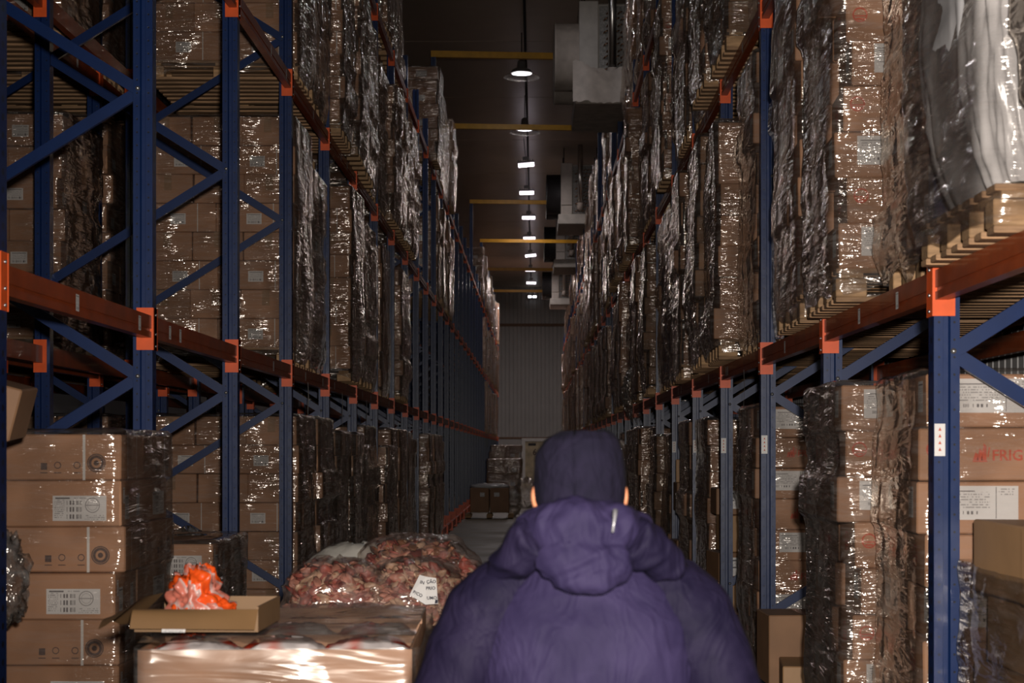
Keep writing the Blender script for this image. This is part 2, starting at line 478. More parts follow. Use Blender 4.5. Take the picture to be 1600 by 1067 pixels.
def remesh(mb, voxel, name, mat, smooth=6, disp=None):
    """union of shapes in mb as one continuous surface"""
    me = mb.mesh(name+'_tmp', mat)
    o = bpy.data.objects.new('tmp', me); COL.objects.link(o)
    md = o.modifiers.new('r', 'REMESH'); md.mode = 'VOXEL'; md.voxel_size = voxel; md.use_smooth_shade = True
    ms = o.modifiers.new('s', 'SMOOTH'); ms.factor = 0.5; ms.iterations = smooth
    dg = bpy.context.evaluated_depsgraph_get()
    r = bpy.data.meshes.new_from_object(o.evaluated_get(dg))
    bpy.data.objects.remove(o, do_unlink=True); bpy.data.meshes.remove(me)
    r.name = name
    r.materials.clear(); r.materials.append(mat)
    if disp is not None:
        n = len(r.vertices)
        co = np.empty(n*3); r.vertices.foreach_get('co', co); co = co.reshape(-1, 3)
        nr = np.empty(n*3); r.vertex_normals.foreach_get('vector', nr); nr = nr.reshape(-1, 3)
        co = co + nr*disp(co)[:, None]
        r.vertices.foreach_set('co', co.ravel())
    r.polygons.foreach_set('use_smooth', [True]*len(r.polygons))
    r.update()
    return r

ORD = ['first','second','third','fourth','fifth','sixth','seventh','eighth','ninth','tenth','eleventh','twelfth','thirteenth','fourteenth','fifteenth','sixteenth','seventeenth','eighteenth','nineteenth']
def ordinal(n):
    if n < 20: return ORD[n-1]
    t = {2: 'twenty', 3: 'thirty', 4: 'forty'}[n//10]
    if n % 10 == 0: return {20: 'twentieth', 30: 'thirtieth', 40: 'fortieth'}[n]
    return t + '-' + ORD[n % 10 - 1]

# ================================================================== THE ROOM
XL, XR = -1.95, 1.53             # aisle-side post lines of the left and right racks
BAY = 2.40
YL0, YR0 = 6.04, 3.92            # first post of each side
NB = 34
WALL_Y = 95.0
CEIL = 10.9
FD = 1.20                        # frame depth
LV = [0.0, 2.37, 4.64, 7.06]     # where pallets stand

def floor_mat():
    m, nt, b = new_mat('worn_concrete')
    L = nt.links
    tc = N(nt, 'ShaderNodeTexCoord')
    n1 = N(nt, 'ShaderNodeTexNoise'); n1.inputs['Scale'].default_value = 0.9; n1.inputs['Detail'].default_value = 6
    n2 = N(nt, 'ShaderNodeTexNoise'); n2.inputs['Scale'].default_value = 14; n2.inputs['Detail'].default_value = 4
    L.new(tc.outputs['Object'], n1.inputs['Vector']); L.new(tc.outputs['Object'], n2.inputs['Vector'])
    cr = N(nt, 'ShaderNodeValToRGB')
    cr.color_ramp.elements[0].position = 0.35; cr.color_ramp.elements[0].color = (0.17, 0.135, 0.085, 1)
    cr.color_ramp.elements[1].position = 0.7; cr.color_ramp.elements[1].color = (0.31, 0.25, 0.165, 1)
    L.new(n1.outputs[0], cr.inputs[0]); L.new(cr.outputs[0], b.inputs['Base Color'])
    rr = N(nt, 'ShaderNodeMapRange'); rr.inputs[1].default_value = 0.35; rr.inputs[2].default_value = 0.7; rr.inputs[3].default_value = 0.38; rr.inputs[4].default_value = 0.6
    L.new(n1.outputs[0], rr.inputs[0]); L.new(rr.outputs[0], b.inputs['Roughness'])
    bump(nt, b, n2.outputs[0], 0.08, 0.004)
    return m
M['floor'] = floor_mat()
M['ceiling'] = simple('ceiling_panel', (0.50, 0.405, 0.32), 0.36, var=0.06, nscale=1.2, spec=0.5)
M['wall'] = simple('wall_panel', (0.46, 0.44, 0.43), 0.5, var=0.06, nscale=1.5)
M['trim'] = simple('rail_brown', (0.20, 0.11, 0.06), 0.6)
M['door'] = simple('door_cream', (0.55, 0.45, 0.30), 0.5, var=0.25, nscale=3)

def struct(name, mesh, loc=(0, 0, 0), parent=None):
    o = inst(name, mesh, parent, loc)
    if parent is None: o['kind'] = 'structure'
    return o

XW0, XW1 = -9.0, 3.15
b = MB(); b.box(XW0-0.2, XW1+0.2, -4, WALL_Y+0.2, -0.2, 0.0)
struct('floor', b.mesh('floor', M['floor']))
b = MB(); b.box(XW0-0.2, XW1+0.2, -4, WALL_Y+0.2, CEIL+0.04, CEIL+0.2)
ceiling = struct('ceiling', b.mesh('ceiling', M['dark_metal']))
b = MB(); b.cbox(XW0, XW1, 0.01, 5.99, 0, 0.05, 0.012)
cp = b.mesh('ceiling_panel', M['ceiling'])
for i in range(17):
    inst('ceiling_panel', cp, ceiling, (0, -4+6*i-0.99*(i == 16)*0, CEIL))
# corrugated wall sheets: each sheet an object
def rib_sheet(width, height, pitch=0.23, depth=0.03):
    mb = MB(); n = int(round(width/pitch)); pts = []
    for i in range(n):
        x = i*width/n; p = width/n
        pts += [(x, 0), (x+p*0.72, 0), (x+p*0.80, depth), (x+p*0.92, depth)]
    pts.append((width-0.006, 0))
    for (a, ya), (c, yc) in zip(pts[:-1], pts[1:]):
        mb.quad((a, ya, 0), (c, yc, 0), (c, yc, height), (a, ya, height))
    return mb
b = MB(); b.box(XW0-0.2, XW1+0.2, WALL_Y+0.06, WALL_Y+0.25, 0, CEIL)
wall_far = struct('wall_far', b.mesh('wall_far', M['wall']))
sheet = rib_sheet(1.12, CEIL-2.45).mesh('wall_sheet', M['wall'])
x = -5.9
while x < XW1-0.4:
    inst('wall_sheet', sheet, wall_far, (x, WALL_Y, 2.45)); x += 1.12
b = MB(); b.box(XW0, XW1, WALL_Y-0.06, WALL_Y-0.002, 8.68, 8.84)
struct('trim_1', b.mesh('trim_1', M['trim']))
b = MB(); b.box(-5.5, XW1, WALL_Y-0.05, WALL_Y+0.05, 2.36, 2.46)
struct('trim_2', b.mesh('trim_2', M['trim']))
b = MB(); b.box(XW1+0.05, XW1+0.2, -4, WALL_Y, 0, CEIL)
wall_right = struct('wall_right', b.mesh('wall_right', M['wall']))
sheet_r = rib_sheet(3.0, CEIL, 0.15).mesh('wall_sheet_side', M['wall'])
for i in range(33):
    o = inst('wall_sheet', sheet_r, wall_right, (XW1, -4+3.0*i+3.0, 0), (0, 0, R(-90)))
b = MB(); b.box(XW0-0.2, XW0, -4, WALL_Y, 0, CEIL)
struct('wall_left', b.mesh('wall_left', M['wall']))
# door in the far wall
b = MB(); b.box(-0.55, 1.35, WALL_Y-0.08, WALL_Y+0.02, 0.02, 2.22)
door = struct('door_1', b.mesh('door_1', M['door']))
b = MB()
b.box(-0.75, -0.55, WALL_Y-0.14, WALL_Y+0.02, 0, 2.40); b.box(1.35, 1.55, WALL_Y-0.14, WALL_Y+0.02, 0, 2.40)
b.box(-0.55, 1.35, WALL_Y-0.14, WALL_Y+0.02, 2.22, 2.40)
inst('door_frame', b.mesh('door_frame', M['sticker']), door)
b = MB(); b.box(-0.38, 0.05, WALL_Y-0.10, WALL_Y-0.075, 1.98, 2.12)
inst('door_plate', b.mesh('door_plate', M['dark_metal']), door)
b = MB(); b.box(-5.5, -0.78, WALL_Y-0.09, WALL_Y+0.03, 0, 2.34)
struct('baseboard_far', b.mesh('baseboard_far', M['wall']))
six = text_mesh('door_numeral', '6', 0.5, M['print_dark'])
inst('door_numeral', six, door, (-0.14, WALL_Y-0.085, 1.45), (R(90), 0, 0))

# ================================================================== RACKS
def post_mesh(h):
    prof = [(-.048,-.042),(-.014,-.042),(-.009,-.024),(.009,-.024),(.014,-.042),(.048,-.042),(.048,.042),(.014,.042),(.009,.024),(-.009,.024),(-.014,.042),(-.048,.042)]
    mb = MB(); n = len(prof)
    for z in (0.012, h):
        mb.v += [(x, y, z) for x, y in prof]
    for k in range(n):
        k2 = (k+1) % n
        mb.f.append((k, k2, n+k2, n+k)); mb.m.append(0); mb.smooth.append(False)
    mb.f.append(tuple(range(n))[::-1]); mb.m.append(0); mb.smooth.append(False)
    mb.f.append(tuple(n+i for i in range(n))); mb.m.append(0); mb.smooth.append(False)
    return mb.mesh('post', M['blue'])
POST = post_mesh(7.6); POST_T = post_mesh(9.25)
b = MB(); b.box(-0.08, 0.08, -0.07, 0.07, 0, 0.012)
FOOT = b.mesh('foot_plate', M['connector'])
b = MB(); b.box(-0.10, 0.10, -0.085, -0.06, 0, 0.26); b.box(0.075, 0.10, -0.06, 0.08, 0, 0.26); b.box(-0.10, -0.075, -0.06, 0.08, 0, 0.26)
GUARD = b.mesh('post_guard', M['connector'])
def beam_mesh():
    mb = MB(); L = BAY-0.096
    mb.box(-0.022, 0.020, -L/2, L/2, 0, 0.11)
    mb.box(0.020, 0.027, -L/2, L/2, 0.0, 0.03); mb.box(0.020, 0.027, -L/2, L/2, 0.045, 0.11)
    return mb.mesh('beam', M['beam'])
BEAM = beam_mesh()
b = MB(); b.lathe([(0, -0.012), (0.010, -0.010), (0.012, 0)], (0, 0, 0), 8, 0, 'y')
BOLT = b.mesh('bolt', M['steel'])
STICK = None
b = MB(); b.quad((-0.020, 0, -0.06), (0.020, 0, -0.06), (0.020, 0, 0.06), (-0.020, 0, 0.06))
for z in (-0.035, -0.01, 0.015, 0.04):
    b.quad((-0.006, -0.0006, z-0.006), (0.006, -0.0006, z-0.006), (0.0, -0.0006, z+0.007), (0.0, -0.0006, z+0.007), 1)
STICK = b.mesh('location_sticker', M['sticker'], M['print_red'])
b = MB(); b.quad((0, -0.025, 0), (0, 0.025, 0), (0, 0.025, 0.07), (0, -0.025, 0.07), 0, True)
BSTICK = b.mesh('beam_sticker', M['label_small'])

rng = random.Random(7)
def make_rack(label, Xf, sgn, Y0, nb, ties=(), guard_from=99, stickers=False, detail=8, cat='rack', skip_rear_detail=False):
    """sgn: +1 when the rack extends to +x away from the aisle face, -1 to -x"""
    root = empty('pallet_rack', (Xf, Y0, 0))
    tag(root, label, cat)
    rot = 0 if sgn > 0 else math.pi
    far = MB()
    for k in range(nb+1):
        y = k*BAY
        mesh = POST_T if k in ties else POST
        pf = inst('post', mesh, root, (0, y, 0)); inst('post', mesh, root, (sgn*FD, y, 0))
        inst('foot_plate', FOOT, pf)
        if k >= guard_from and k < guard_from+22:
            inst('post_guard', GUARD, root, (0, y, 0.013))
        if stickers and k < 12:
            inst('location_sticker', STICK, pf, (-0.026 if sgn > 0 else 0.026, -0.0432, 1.74))
        zs = 0.64; j = 0
        while zs < 7.3:
            for dz in (0.715, -0.715):
                zr = zs+dz
                if not (0.0 < zr < 7.5): continue
                if k < detail:
                    mb_name = 'brace'
                    o = inst(mb_name, BRACES[(dz > 0, sgn)], root, (0, y-0.012 if dz > 0 else y+0.012, zs))
                else:
                    a = (sgn*0.05, y, zs); c = (sgn*(FD-0.05), y, zr)
                    far.bar(a, c, 0.05, 0.03, (0, 1, 0))
            if k < detail:
                inst('bolt', BOLT, pf, (-sgn*0.0 + sgn*0.024, -0.044, zs))
            zs += 1.43; j += 1
    fb = inst('brace', far.mesh('braces_far', M['blue_brace']), root); fb['kind'] = 'stuff'
    cn = 0
    for k in range(nb):
        for lv in LV[1:]:
            for dx, face in ((0, -sgn), (sgn*FD, sgn)):
                bm = inst('beam', BEAM, root, (dx+face*0.018, k*BAY+BAY/2, lv-0.11), (0, 0, 0 if face > 0 else math.pi))
                if k < 16 and (dx == 0 or k < 8):
                    for e in (-1, 1):
                        # a connector at each end of the beam, child of the beam
                        yy = (BAY/2)*e
                        if face > 0:
                            inst('connector', CONN_B[(e, 1)], bm, (-0.018, yy, 0))
                        else:
                            inst('connector', CONN_B[(-e, 1)], bm, (-0.018, -yy, 0))
                    if dx == 0:
                        for t in range(rng.choice((1, 2, 2))):
                            inst('beam_sticker', BSTICK, bm, (0.0285, rng.uniform(-1.0, 1.0), 0.02))
                elif dx == 0:
                    for e in (-1, 1):
                        yy = (BAY/2)*e
                        inst('connector', CONN_B[(e if face > 0 else -e, 1)], bm, (-0.018, yy if face > 0 else -yy, 0))
    return root
# braces start at the front node and run back: mesh frames with x to the rear
BRACES = {}
for up in (True, False):
    for sg in (1, -1):
        mb = MB(); a = Vector((sg*0.03, 0, 0)); c = Vector((sg*(FD-0.03), 0, 0.715 if up else -0.715))
        mb.bar(a, c, 0.055, 0.004, (0, 1, 0))
        d = (c-a).normalized(); r = d.cross(Vector((0, 1, 0)))
        for s in (-1, 1):
            mb.bar(a+r*(s*0.026)+Vector((0, 0.012, 0)), c+r*(s*0.026)+Vector((0, 0.012, 0)), 0.004, 0.024, (0, 1, 0))
        BRACES[(up, sg)] = mb.mesh('brace', M['blue_brace'])
# connector frames: beam local +x is the outer face; e=-1 at local -y end
CONN_B = {}
for e in (-1, 1):
    mb = MB()
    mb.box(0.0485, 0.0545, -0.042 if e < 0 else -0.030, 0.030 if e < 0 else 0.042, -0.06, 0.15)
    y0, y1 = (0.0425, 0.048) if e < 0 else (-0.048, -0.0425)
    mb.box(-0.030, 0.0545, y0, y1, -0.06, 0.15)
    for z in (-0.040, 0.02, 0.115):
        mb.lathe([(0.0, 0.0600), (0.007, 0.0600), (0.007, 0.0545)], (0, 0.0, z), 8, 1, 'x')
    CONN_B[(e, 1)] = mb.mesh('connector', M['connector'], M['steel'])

TIES_L = (11, 14, 19, 23, 27, 31); TIES_R = (12, 15, 20, 24, 28, 32)
rackL = make_rack('long blue and orange pallet rack lining the left of the aisle', XL, -1, YL0, NB, TIES_L, guard_from=8)
rackR = make_rack('long blue and orange pallet rack lining the right of the aisle', XR, 1, YR0, NB+1, TIES_R, stickers=True)
rackB = make_rack('blue pallet rack standing back to back behind the left rack', XL-FD-0.30, -1, YL0, 20, (), detail=5)
# yellow portal ties over the aisle
TN = ['nearest', 'second nearest', 'third nearest', 'fourth nearest', 'fifth nearest', 'farthest']
for i, (a, c) in enumerate(zip(TIES_L, TIES_R)):
    b = MB(); b.bar((XL-0.05, YL0+a*BAY, 9.31), (XR+0.05, YR0+c*BAY, 9.31), 0.10, 0.12, (0, 0, 1))
    o = inst('portal_tie', b.mesh('portal_tie', M['yellow']))
    tag(o, 'yellow steel tie beam over the aisle, %s one to the camera' % TN[i], 'tie beam', 'yellow ties across the aisle')
# orange guard rail along the left floor
b = MB(); b.box(XL+0.12, XL+0.17, 27.5, 60, 0.06, 0.18)
for y in range(28, 60, 2): b.box(XL+0.10, XL+0.20, y, y+0.12, 0, 0.20)
tag(inst('guard_rail', b.mesh('guard_rail', M['connector'])), 'low orange guard rail on the floor along the left rack', 'guard rail')

# ================================================================== PALLETS
PL, PW, PH = 1.20, 1.00, 0.15     # across the rack (x), along the aisle (y), height
b = MB(); b.cbox(-PL/2, PL/2, -0.05, 0.05, 0, 0.022, 0.003)
BOARD = b.mesh('deck_board', M['plank'])
b = MB()
for xx in (-0.53, 0.0, 0.53):
    for yy in (-0.435, -0.145, 0.145, 0.435):
        b.cbox(xx-0.07, xx+0.07, yy-0.05, yy+0.05, 0.022, 0.106, 0.004)
    b.box(xx-0.05, xx+0.05, -PW/2, PW/2, 0.106, 0.128)
PBLOCK = b.mesh('pallet', M['wood'])
def pallet(parent, loc=(0, 0, 0), boards=True, name='pallet'):
    p = inst(name, PBLOCK, parent, loc)
    if boards:
        for i in range(7): inst('deck_board', BOARD, p, (0, -0.45+0.15*i, 0.128))
        for i in range(7): inst('bottom_board', BOARD, p, (0, -0.45+0.15*i, 0.0), (0, 0, 0), (1, 0.8, 1))
    return p
def pallet_mb(mb, m=0):
    for yy in (-0.435, -0.145, 0.145, 0.435): mb.box(-PL/2, PL/2, yy-0.045, yy+0.045, 0.0, 0.128, m)
    mb.box(-PL/2, PL/2, -PW/2, PW/2, 0.128, 0.15, m)

# ================================================================== CARTONS
CL, CW = 0.598, 0.396
def arc_ring(mb, c, r0, r1, fr, m=0, n=20):
    """flat ring on a face frame fr=(origin, u, v)"""
    o, u, v = fr
    for k in range(n):
        a0, a1 = 2*math.pi*k/n, 2*math.pi*(k+1)/n
        P = [o+u*(c[0]+r*math.cos(a))+v*(c[1]+r*math.sin(a)) for r, a in ((r0, a0), (r1, a0), (r1, a1), (r0, a1))]
        mb.quad(*P, m)
def rect(mb, fr, x0, x1, z0, z1, m=0, uv=False):
    o, u, v = fr
    mb.quad(o+u*x0+v*z0, o+u*x1+v*z0, o+u*x1+v*z1, o+u*x0+v*z1, m, uv)
def frames(L, W, H, eps=0.0032):
    """face frames with the origin at the face's lower left seen from outside"""
    X, Y, Z = Vector((1, 0, 0)), Vector((0, 1, 0)), Vector((0, 0, 1))
    return {'front': (Vector((-L/2, -W/2-eps, 0)), X, Z), 'back': (Vector((L/2, W/2+eps, 0)), -X, Z),
            'right': (Vector((L/2+eps, -W/2, 0)), Y, Z), 'left': (Vector((-L/2-eps, W/2, 0)), -Y, Z)}

FRIG = text_mesh('frig', 'FRIG', 0.058, M['print_red'])
def mesh_to_mb(me):
    mb = MB(); mb.v = [tuple(v.co) for v in me.vertices]
    for p in me.polygons:
        mb.f.append(tuple(p.vertices)); mb.m.append(0); mb.smooth.append(False)
    return mb
FRIG_MB = mesh_to_mb(FRIG)

def carton_meshes(name, H, mat, seed, nvar=3):
    r = random.Random(seed); out = []
    for i in range(nvar):
        mb = MB()
        mb.cbox(-CL/2, CL/2, -CW/2, CW/2, 0, H-0.003, 0.006, 0, lambda: (r.uniform(-.0016, .0016), r.uniform(-.0016, .0016), r.uniform(-.002, .002)))
        out.append(mb.mesh(name, mat))
    return out

def print_mb(kind, H):
    """what is stuck or printed on a carton; returns (MB, materials, part name)"""
    mb = MB(); F = frames(CL, CW, H)
    if kind == 'biglabel':
        mats = [M['label_big'], M['label_small']]
        for f in ('front', 'back'): rect(mb, F[f], 0.30, 0.535, 0.025, 0.135, 0, True)
        for f in ('right', 'left'):
            rect(mb, F[f], 0.06, 0.13, 0.03, 0.135, 1, True); rect(mb, F[f], 0.025, 0.055, 0.10, 0.17, 1, True)
            rect(mb, F[f], 0.27, 0.33, 0.04, 0.14, 1, True)
        return mb, mats, 'shipping_label'
    if kind == 'stampprint':
        mats = [M['print_dark'], M['strap']]
        for f in ('front', 'back'):
            c = (0.49, 0.075)
            arc_ring(mb, c, 0.036, 0.041, F[f]); arc_ring(mb, c, 0.022, 0.034, F[f]); arc_ring(mb, c, 0.0, 0.012, F[f], 0, 10)
            for x in (0.26, 0.32, 0.405):
                rect(mb, F[f], x-0.016, x+0.016, 0.03, 0.034); rect(mb, F[f], x-0.014, x+0.014, 0.045, 0.075) if x == 0.26 else arc_ring(mb, (x, 0.065), 0.012, 0.016, F[f], 0, 10)
            rect(mb, F[f], 0.43, 0.442, 0.0, H-0.004, 1)
        for f in ('right', 'left'):
            rect(mb, F[f], 0.10, 0.108, 0, H-0.004, 1); rect(mb, F[f], 0.26, 0.268, 0, H-0.004, 1)
        return mb, mats, 'carton_print'
    if kind == 'widelabel':
        mats = [M['label_wide'], M['label_small'], M['print_dark']]
        for f in ('front', 'back'):
            rect(mb, F[f], 0.10, 0.385, 0.055, 0.185, 0, True)
        for f in ('right', 'left'): rect(mb, F[f], 0.24, 0.34, 0.06, 0.18, 1, True)
        return mb, mats, 'shipping_label'
    if kind == 'logo':
        mats = [M['print_red'], M['strap']]
        for f in ('front', 'back'):
            fr = F[f]
            arc_ring(mb, (0.062, 0.12), 0.027, 0.034, fr); rect(mb, fr, 0.035, 0.089, 0.112, 0.118); rect(mb, fr, 0.045, 0.079, 0.098, 0.106)
            # emblem: rising leaf shapes over a bar
            o, u, v = fr
            x0, z0 = 0.205, 0.078
            for dx, hh in ((0.0, 0.03), (0.016, 0.045), (0.032, 0.066)):
                mb.quad(o+u*(x0+dx)+v*z0, o+u*(x0+dx+0.02)+v*z0, o+u*(x0+dx+0.020)+v*(z0+hh*0.8), o+u*(x0+dx+0.010)+v*(z0+hh))
            mb.quad(o+u*(x0+0.055)+v*(z0+0.012), o+u*(x0+0.060)+v*(z0+0.012), o+u*(x0+0.066)+v*(z0+0.05), o+u*(x0+0.061)+v*(z0+0.05))
            rect(mb, fr, x0, x0+0.055, z0-0.006, z0-0.001)
            mt = Matrix((( u.x, v.x, 0, 0), (u.y, v.y, 0, 0), (u.z, v.z, 0, 0), (0, 0, 0, 1)))
            n = u.cross(v)
            mt = Matrix(((u.x, v.x, n.x, (o+u*(x0+0.072)+v*z0).x), (u.y, v.y, n.y, (o+u*(x0+0.072)+v*z0).y), (u.z, v.z, n.z, (o+u*(x0+0.072)+v*z0).z), (0, 0, 0, 1)))
            mb.add(FRIG_MB, mt)
            rect(mb, fr, 0.545, 0.556, 0, H-0.004, 1)
        for f in ('right', 'left'):
            arc_ring(mb, (0.20, 0.11), 0.038, 0.046, F[f]); rect(mb, F[f], 0.158, 0.242, 0.104, 0.112); rect(mb, F[f], 0.17, 0.23, 0.085, 0.095)
        return mb, mats, 'carton_print'
    if kind == 'smalllabel':
        mats = [M['label_small'], M['strap']]
        for f in ('front', 'back'):
            rect(mb, F[f], 0.24, 0.36, 0.06, 0.145, 0, True)
            rect(mb, F[f], 0.45, 0.457, 0, H-0.004, 1)
        for f in ('right', 'left'): rect(mb, F[f], 0.14, 0.25, 0.05, 0.14, 0, True)
        return mb, mats, 'shipping_label'
    if kind == 'strap':
        mats = [M['strap'], M['tape']]
        for f in ('front', 'back'):
            rect(mb, F[f], 0.20, 0.207, 0, H-0.004, 0); rect(mb, F[f], 0.40, 0.407, 0, H-0.004, 0)
        for f in ('right', 'left'): rect(mb, F[f], 0.17, 0.23, 0.10, H-0.004, 1)
        return mb, mats, 'strap'
CART = {}
CPRINT = {}
def carton_kind(key, H, mat, prints, seed):
    CART[key] = dict(H=H, meshes=carton_meshes('carton', H, mat, seed), mat=mat, prints=[])
    for p in prints:
        mb, mats, nm = print_mb(p, H)
        CART[key]['prints'].append((mb, mats, nm, mb.mesh(nm, *mats)))
carton_kind('stamp', 0.203, M['carton'], ['biglabel', 'stampprint'], 1)
carton_kind('frig', 0.205, M['carton'], ['widelabel', 'logo'], 2)
carton_kind('plain', 0.228, M['carton'], ['smalllabel', 'strap'], 3)
carton_kind('brown', 0.215, M['carton_dark'], ['strap', 'smalllabel'], 4)

# ================================================================== LOAD PROTOTYPES
def film_grid(ax, ay, z0, z1, seed, amp, prot, H, slack=0.02, diag=0.0, du=0.022, dz=0.025, top=True):
    """wrap around a stack; prot: per-layer push-out of each of four sides"""
    rc = 0.03
    # perimeter samples: rounded rectangle
    pts = []; nrm = []; side = []
    def seg(p0, p1, n, sd):
        L = math.hypot(p1[0]-p0[0], p1[1]-p0[1]); k = max(2, int(L/du))
        for i in range(k):
            t = i/k; pts.append((p0[0]+(p1[0]-p0[0])*t, p0[1]+(p1[1]-p0[1])*t)); nrm.append(n); side.append(sd)
    def corner(c, a0, sa, sb):
        for i in range(4):
            a = a0+(math.pi/2)*i/4
            pts.append((c[0]+rc*math.cos(a), c[1]+rc*math.sin(a))); nrm.append((math.cos(a), math.sin(a))); side.append(sa if i < 2 else sb)
    seg((-ax+rc, -ay), (ax-rc, -ay), (0, -1), 0); corner((ax-rc, -ay+rc), -math.pi/2, 0, 1)
    seg((ax, -ay+rc), (ax, ay-rc), (1, 0), 1); corner((ax-rc, ay-rc), 0, 1, 2)
    seg((ax-rc, ay), (-ax+rc, ay), (0, 1), 2); corner((-ax+rc, ay-rc), math.pi/2, 2, 3)
    seg((-ax, ay-rc), (-ax, -ay+rc), (-1, 0), 3); corner((-ax+rc, -ay+rc), math.pi, 3, 0)
    P2 = np.array(pts); N2 = np.array(nrm); S = np.array(side)
    nz = int((z1-z0)/dz)+1
    Z = np.linspace(z0, z1, nz)
    ns = len(P2)
    s = np.arange(ns)*du
    SS, ZZ = np.meshgrid(s, Z)
    # push-out interpolated between layers, smoothed a little
    lay = np.clip((Z-PH)/H, 0, prot.shape[0]-1e-3)
    off = np.zeros((nz, ns))
    for sd in range(4):
        v = prot[np.floor(np.clip(lay, 0, None)).astype(int), sd]
        k = np.ones(5)/5; vs_ = np.convolve(np.pad(v, 2, mode='edge'), k, 'valid')
        v = np.maximum(v, vs_)
        off[:, S == sd] = v[:, None]
    wr = np.zeros_like(SS)
    for (fu, fz, a, sd_) in ((1.3, 8, 0.9, 1), (3.5, 22, 0.6, 2), (9, 40, 0.3, 3)):
        q = vnoise(SS*fu+ZZ*diag*fu, ZZ*fz-SS*diag*fz*0.5, seed*10+sd_)
        wr += a*(1-np.abs(2*q-1))
    big = vnoise(SS*2.2, ZZ*1.6, seed*10+7)
    o = off + 0.008 + amp*wr*0.6 + slack*np.clip(big-0.45, 0, 1)
    # pulled in at the pallet
    bot = np.clip((ZZ-z0)/0.14, 0, 1)
    o = o*(0.35+0.65*bot)
    P = np.zeros((nz, ns, 3))
    P[:, :, 0] = P2[:, 0]+N2[:, 0]*o; P[:, :, 1] = P2[:, 1]+N2[:, 1]*o
    rag = (vnoise(s*4, s*0, seed+5)-0.5)*0.10
    P[:, :, 2] = ZZ+rag[None, :]*np.clip(1-(ZZ-z0)/0.25, 0, 1)
    rows = [P]
    if top:
        last = P[-1].copy()
        for sc, dzz in ((0.97, 0.012), (0.90, 0.014), (0.80, 0.010), (0.66, 0.006)):
            r = last.copy(); r[:, 0] *= sc; r[:, 1] *= sc; r[:, 2] = z1+dzz+0.010*vnoise(s*6, s*0+sc*9, seed+3)
            rows.append(r[None])
    return np.concatenate(rows, 0)

PROTO = []
def make_proto(key, layers, seed, film='film', amp=0.012, slack=0.03, diag=0.0, jit=0.018, flip=False):
    """cartons in layers on a pallet, wrapped"""
    r = random.Random(seed); K = CART[key]; H = K['H']
    carts = []; prot = np.zeros((layers, 4))
    for l in range(layers):
        ox, oy = r.uniform(-jit, jit), r.uniform(-jit, jit)
        z = PH+l*H
        pr = K['prints'][l % 2]
        # three crosswise cartons and two lengthwise ones; the print side looks out
        turn = (l % 2 == 1) and flip
        if not turn:
            spec = [(-0.30, -0.30, 0), (0.30, -0.30, 0), (-0.40, 0.20, 1), (0.0, 0.20, 1), (0.40, 0.20, 1)]
        else:
            spec = [(-0.30, 0.30, 2), (0.30, 0.30, 2), (-0.40, -0.20, 3), (0.0, -0.20, 3), (0.40, -0.20, 3)]
        for (x, y, q) in spec:
            jx, jy = r.uniform(-jit*0.6, jit*0.6), r.uniform(-jit*0.6, jit*0.6)
            rot = (0, math.pi/2, math.pi, -math.pi/2)[q]
            carts.append((r.randrange(3), (x+ox+jx, y+oy+jy, z), rot+r.uniform(-0.012, 0.012), pr))
            ex = CL/2 if q % 2 == 0 else CW/2; ey = CW/2 if q % 2 == 0 else CL/2
            prot[l, 0] = max(prot[l, 0], -(y+oy+jy-ey)-0.5); prot[l, 1] = max(prot[l, 1], (x+ox+jx+ex)-0.6)
            prot[l, 2] = max(prot[l, 2], (y+oy+jy+ey)-0.5); prot[l, 3] = max(prot[l, 3], -(x+ox+jx-ex)-0.6)
    top = PH+layers*H
    G = film_grid(0.6, 0.5, 0.05, top+0.004, seed, amp, prot, H, slack, diag)
    mb = MB(); mb.grid(G, 0, True)
    fm = mb.mesh('stretch_film', M[film])
    Gl = film_grid(0.6, 0.5, 0.05, top+0.004, seed, amp*0.9, prot, H, slack*0.7, diag, 0.05, 0.045)
    # one-piece version for the far loads
    j = MB(); mats = [K['mat'], M['label_small'], M['wood'], M[film], M['strap']]
    for (v, loc, rot, pr) in carts:
        mt = Matrix.Translation(loc) @ Matrix.Rotation(rot, 4, 'Z')
        j.box(-CL/2, CL/2, -CW/2, CW/2, 0, H-0.004, 0, mt)
        F = frames(CL, CW, H)
        sub = MB()
        if pr is K['prints'][0]:
            rect(sub, F['front'], 0.2, 0.4, 0.05, 0.16, 0, True); rect(sub, F['left'], 0.12, 0.26, 0.05, 0.16, 0, True); rect(sub, F['right'], 0.12, 0.26, 0.05, 0.16, 0, True)
            j.add(sub, mt, 1)
    pallet_mb(j, 2)
    far_cartons = None
    n0 = len(j.f)
    j.grid(Gl, 3, True)
    jm = j.mesh('pallet_load_far', *mats)
    PROTO.append(dict(key=key, carts=carts, film=fm, far=jm, H=H, top=top, layers=layers))
    return len(PROTO)-1

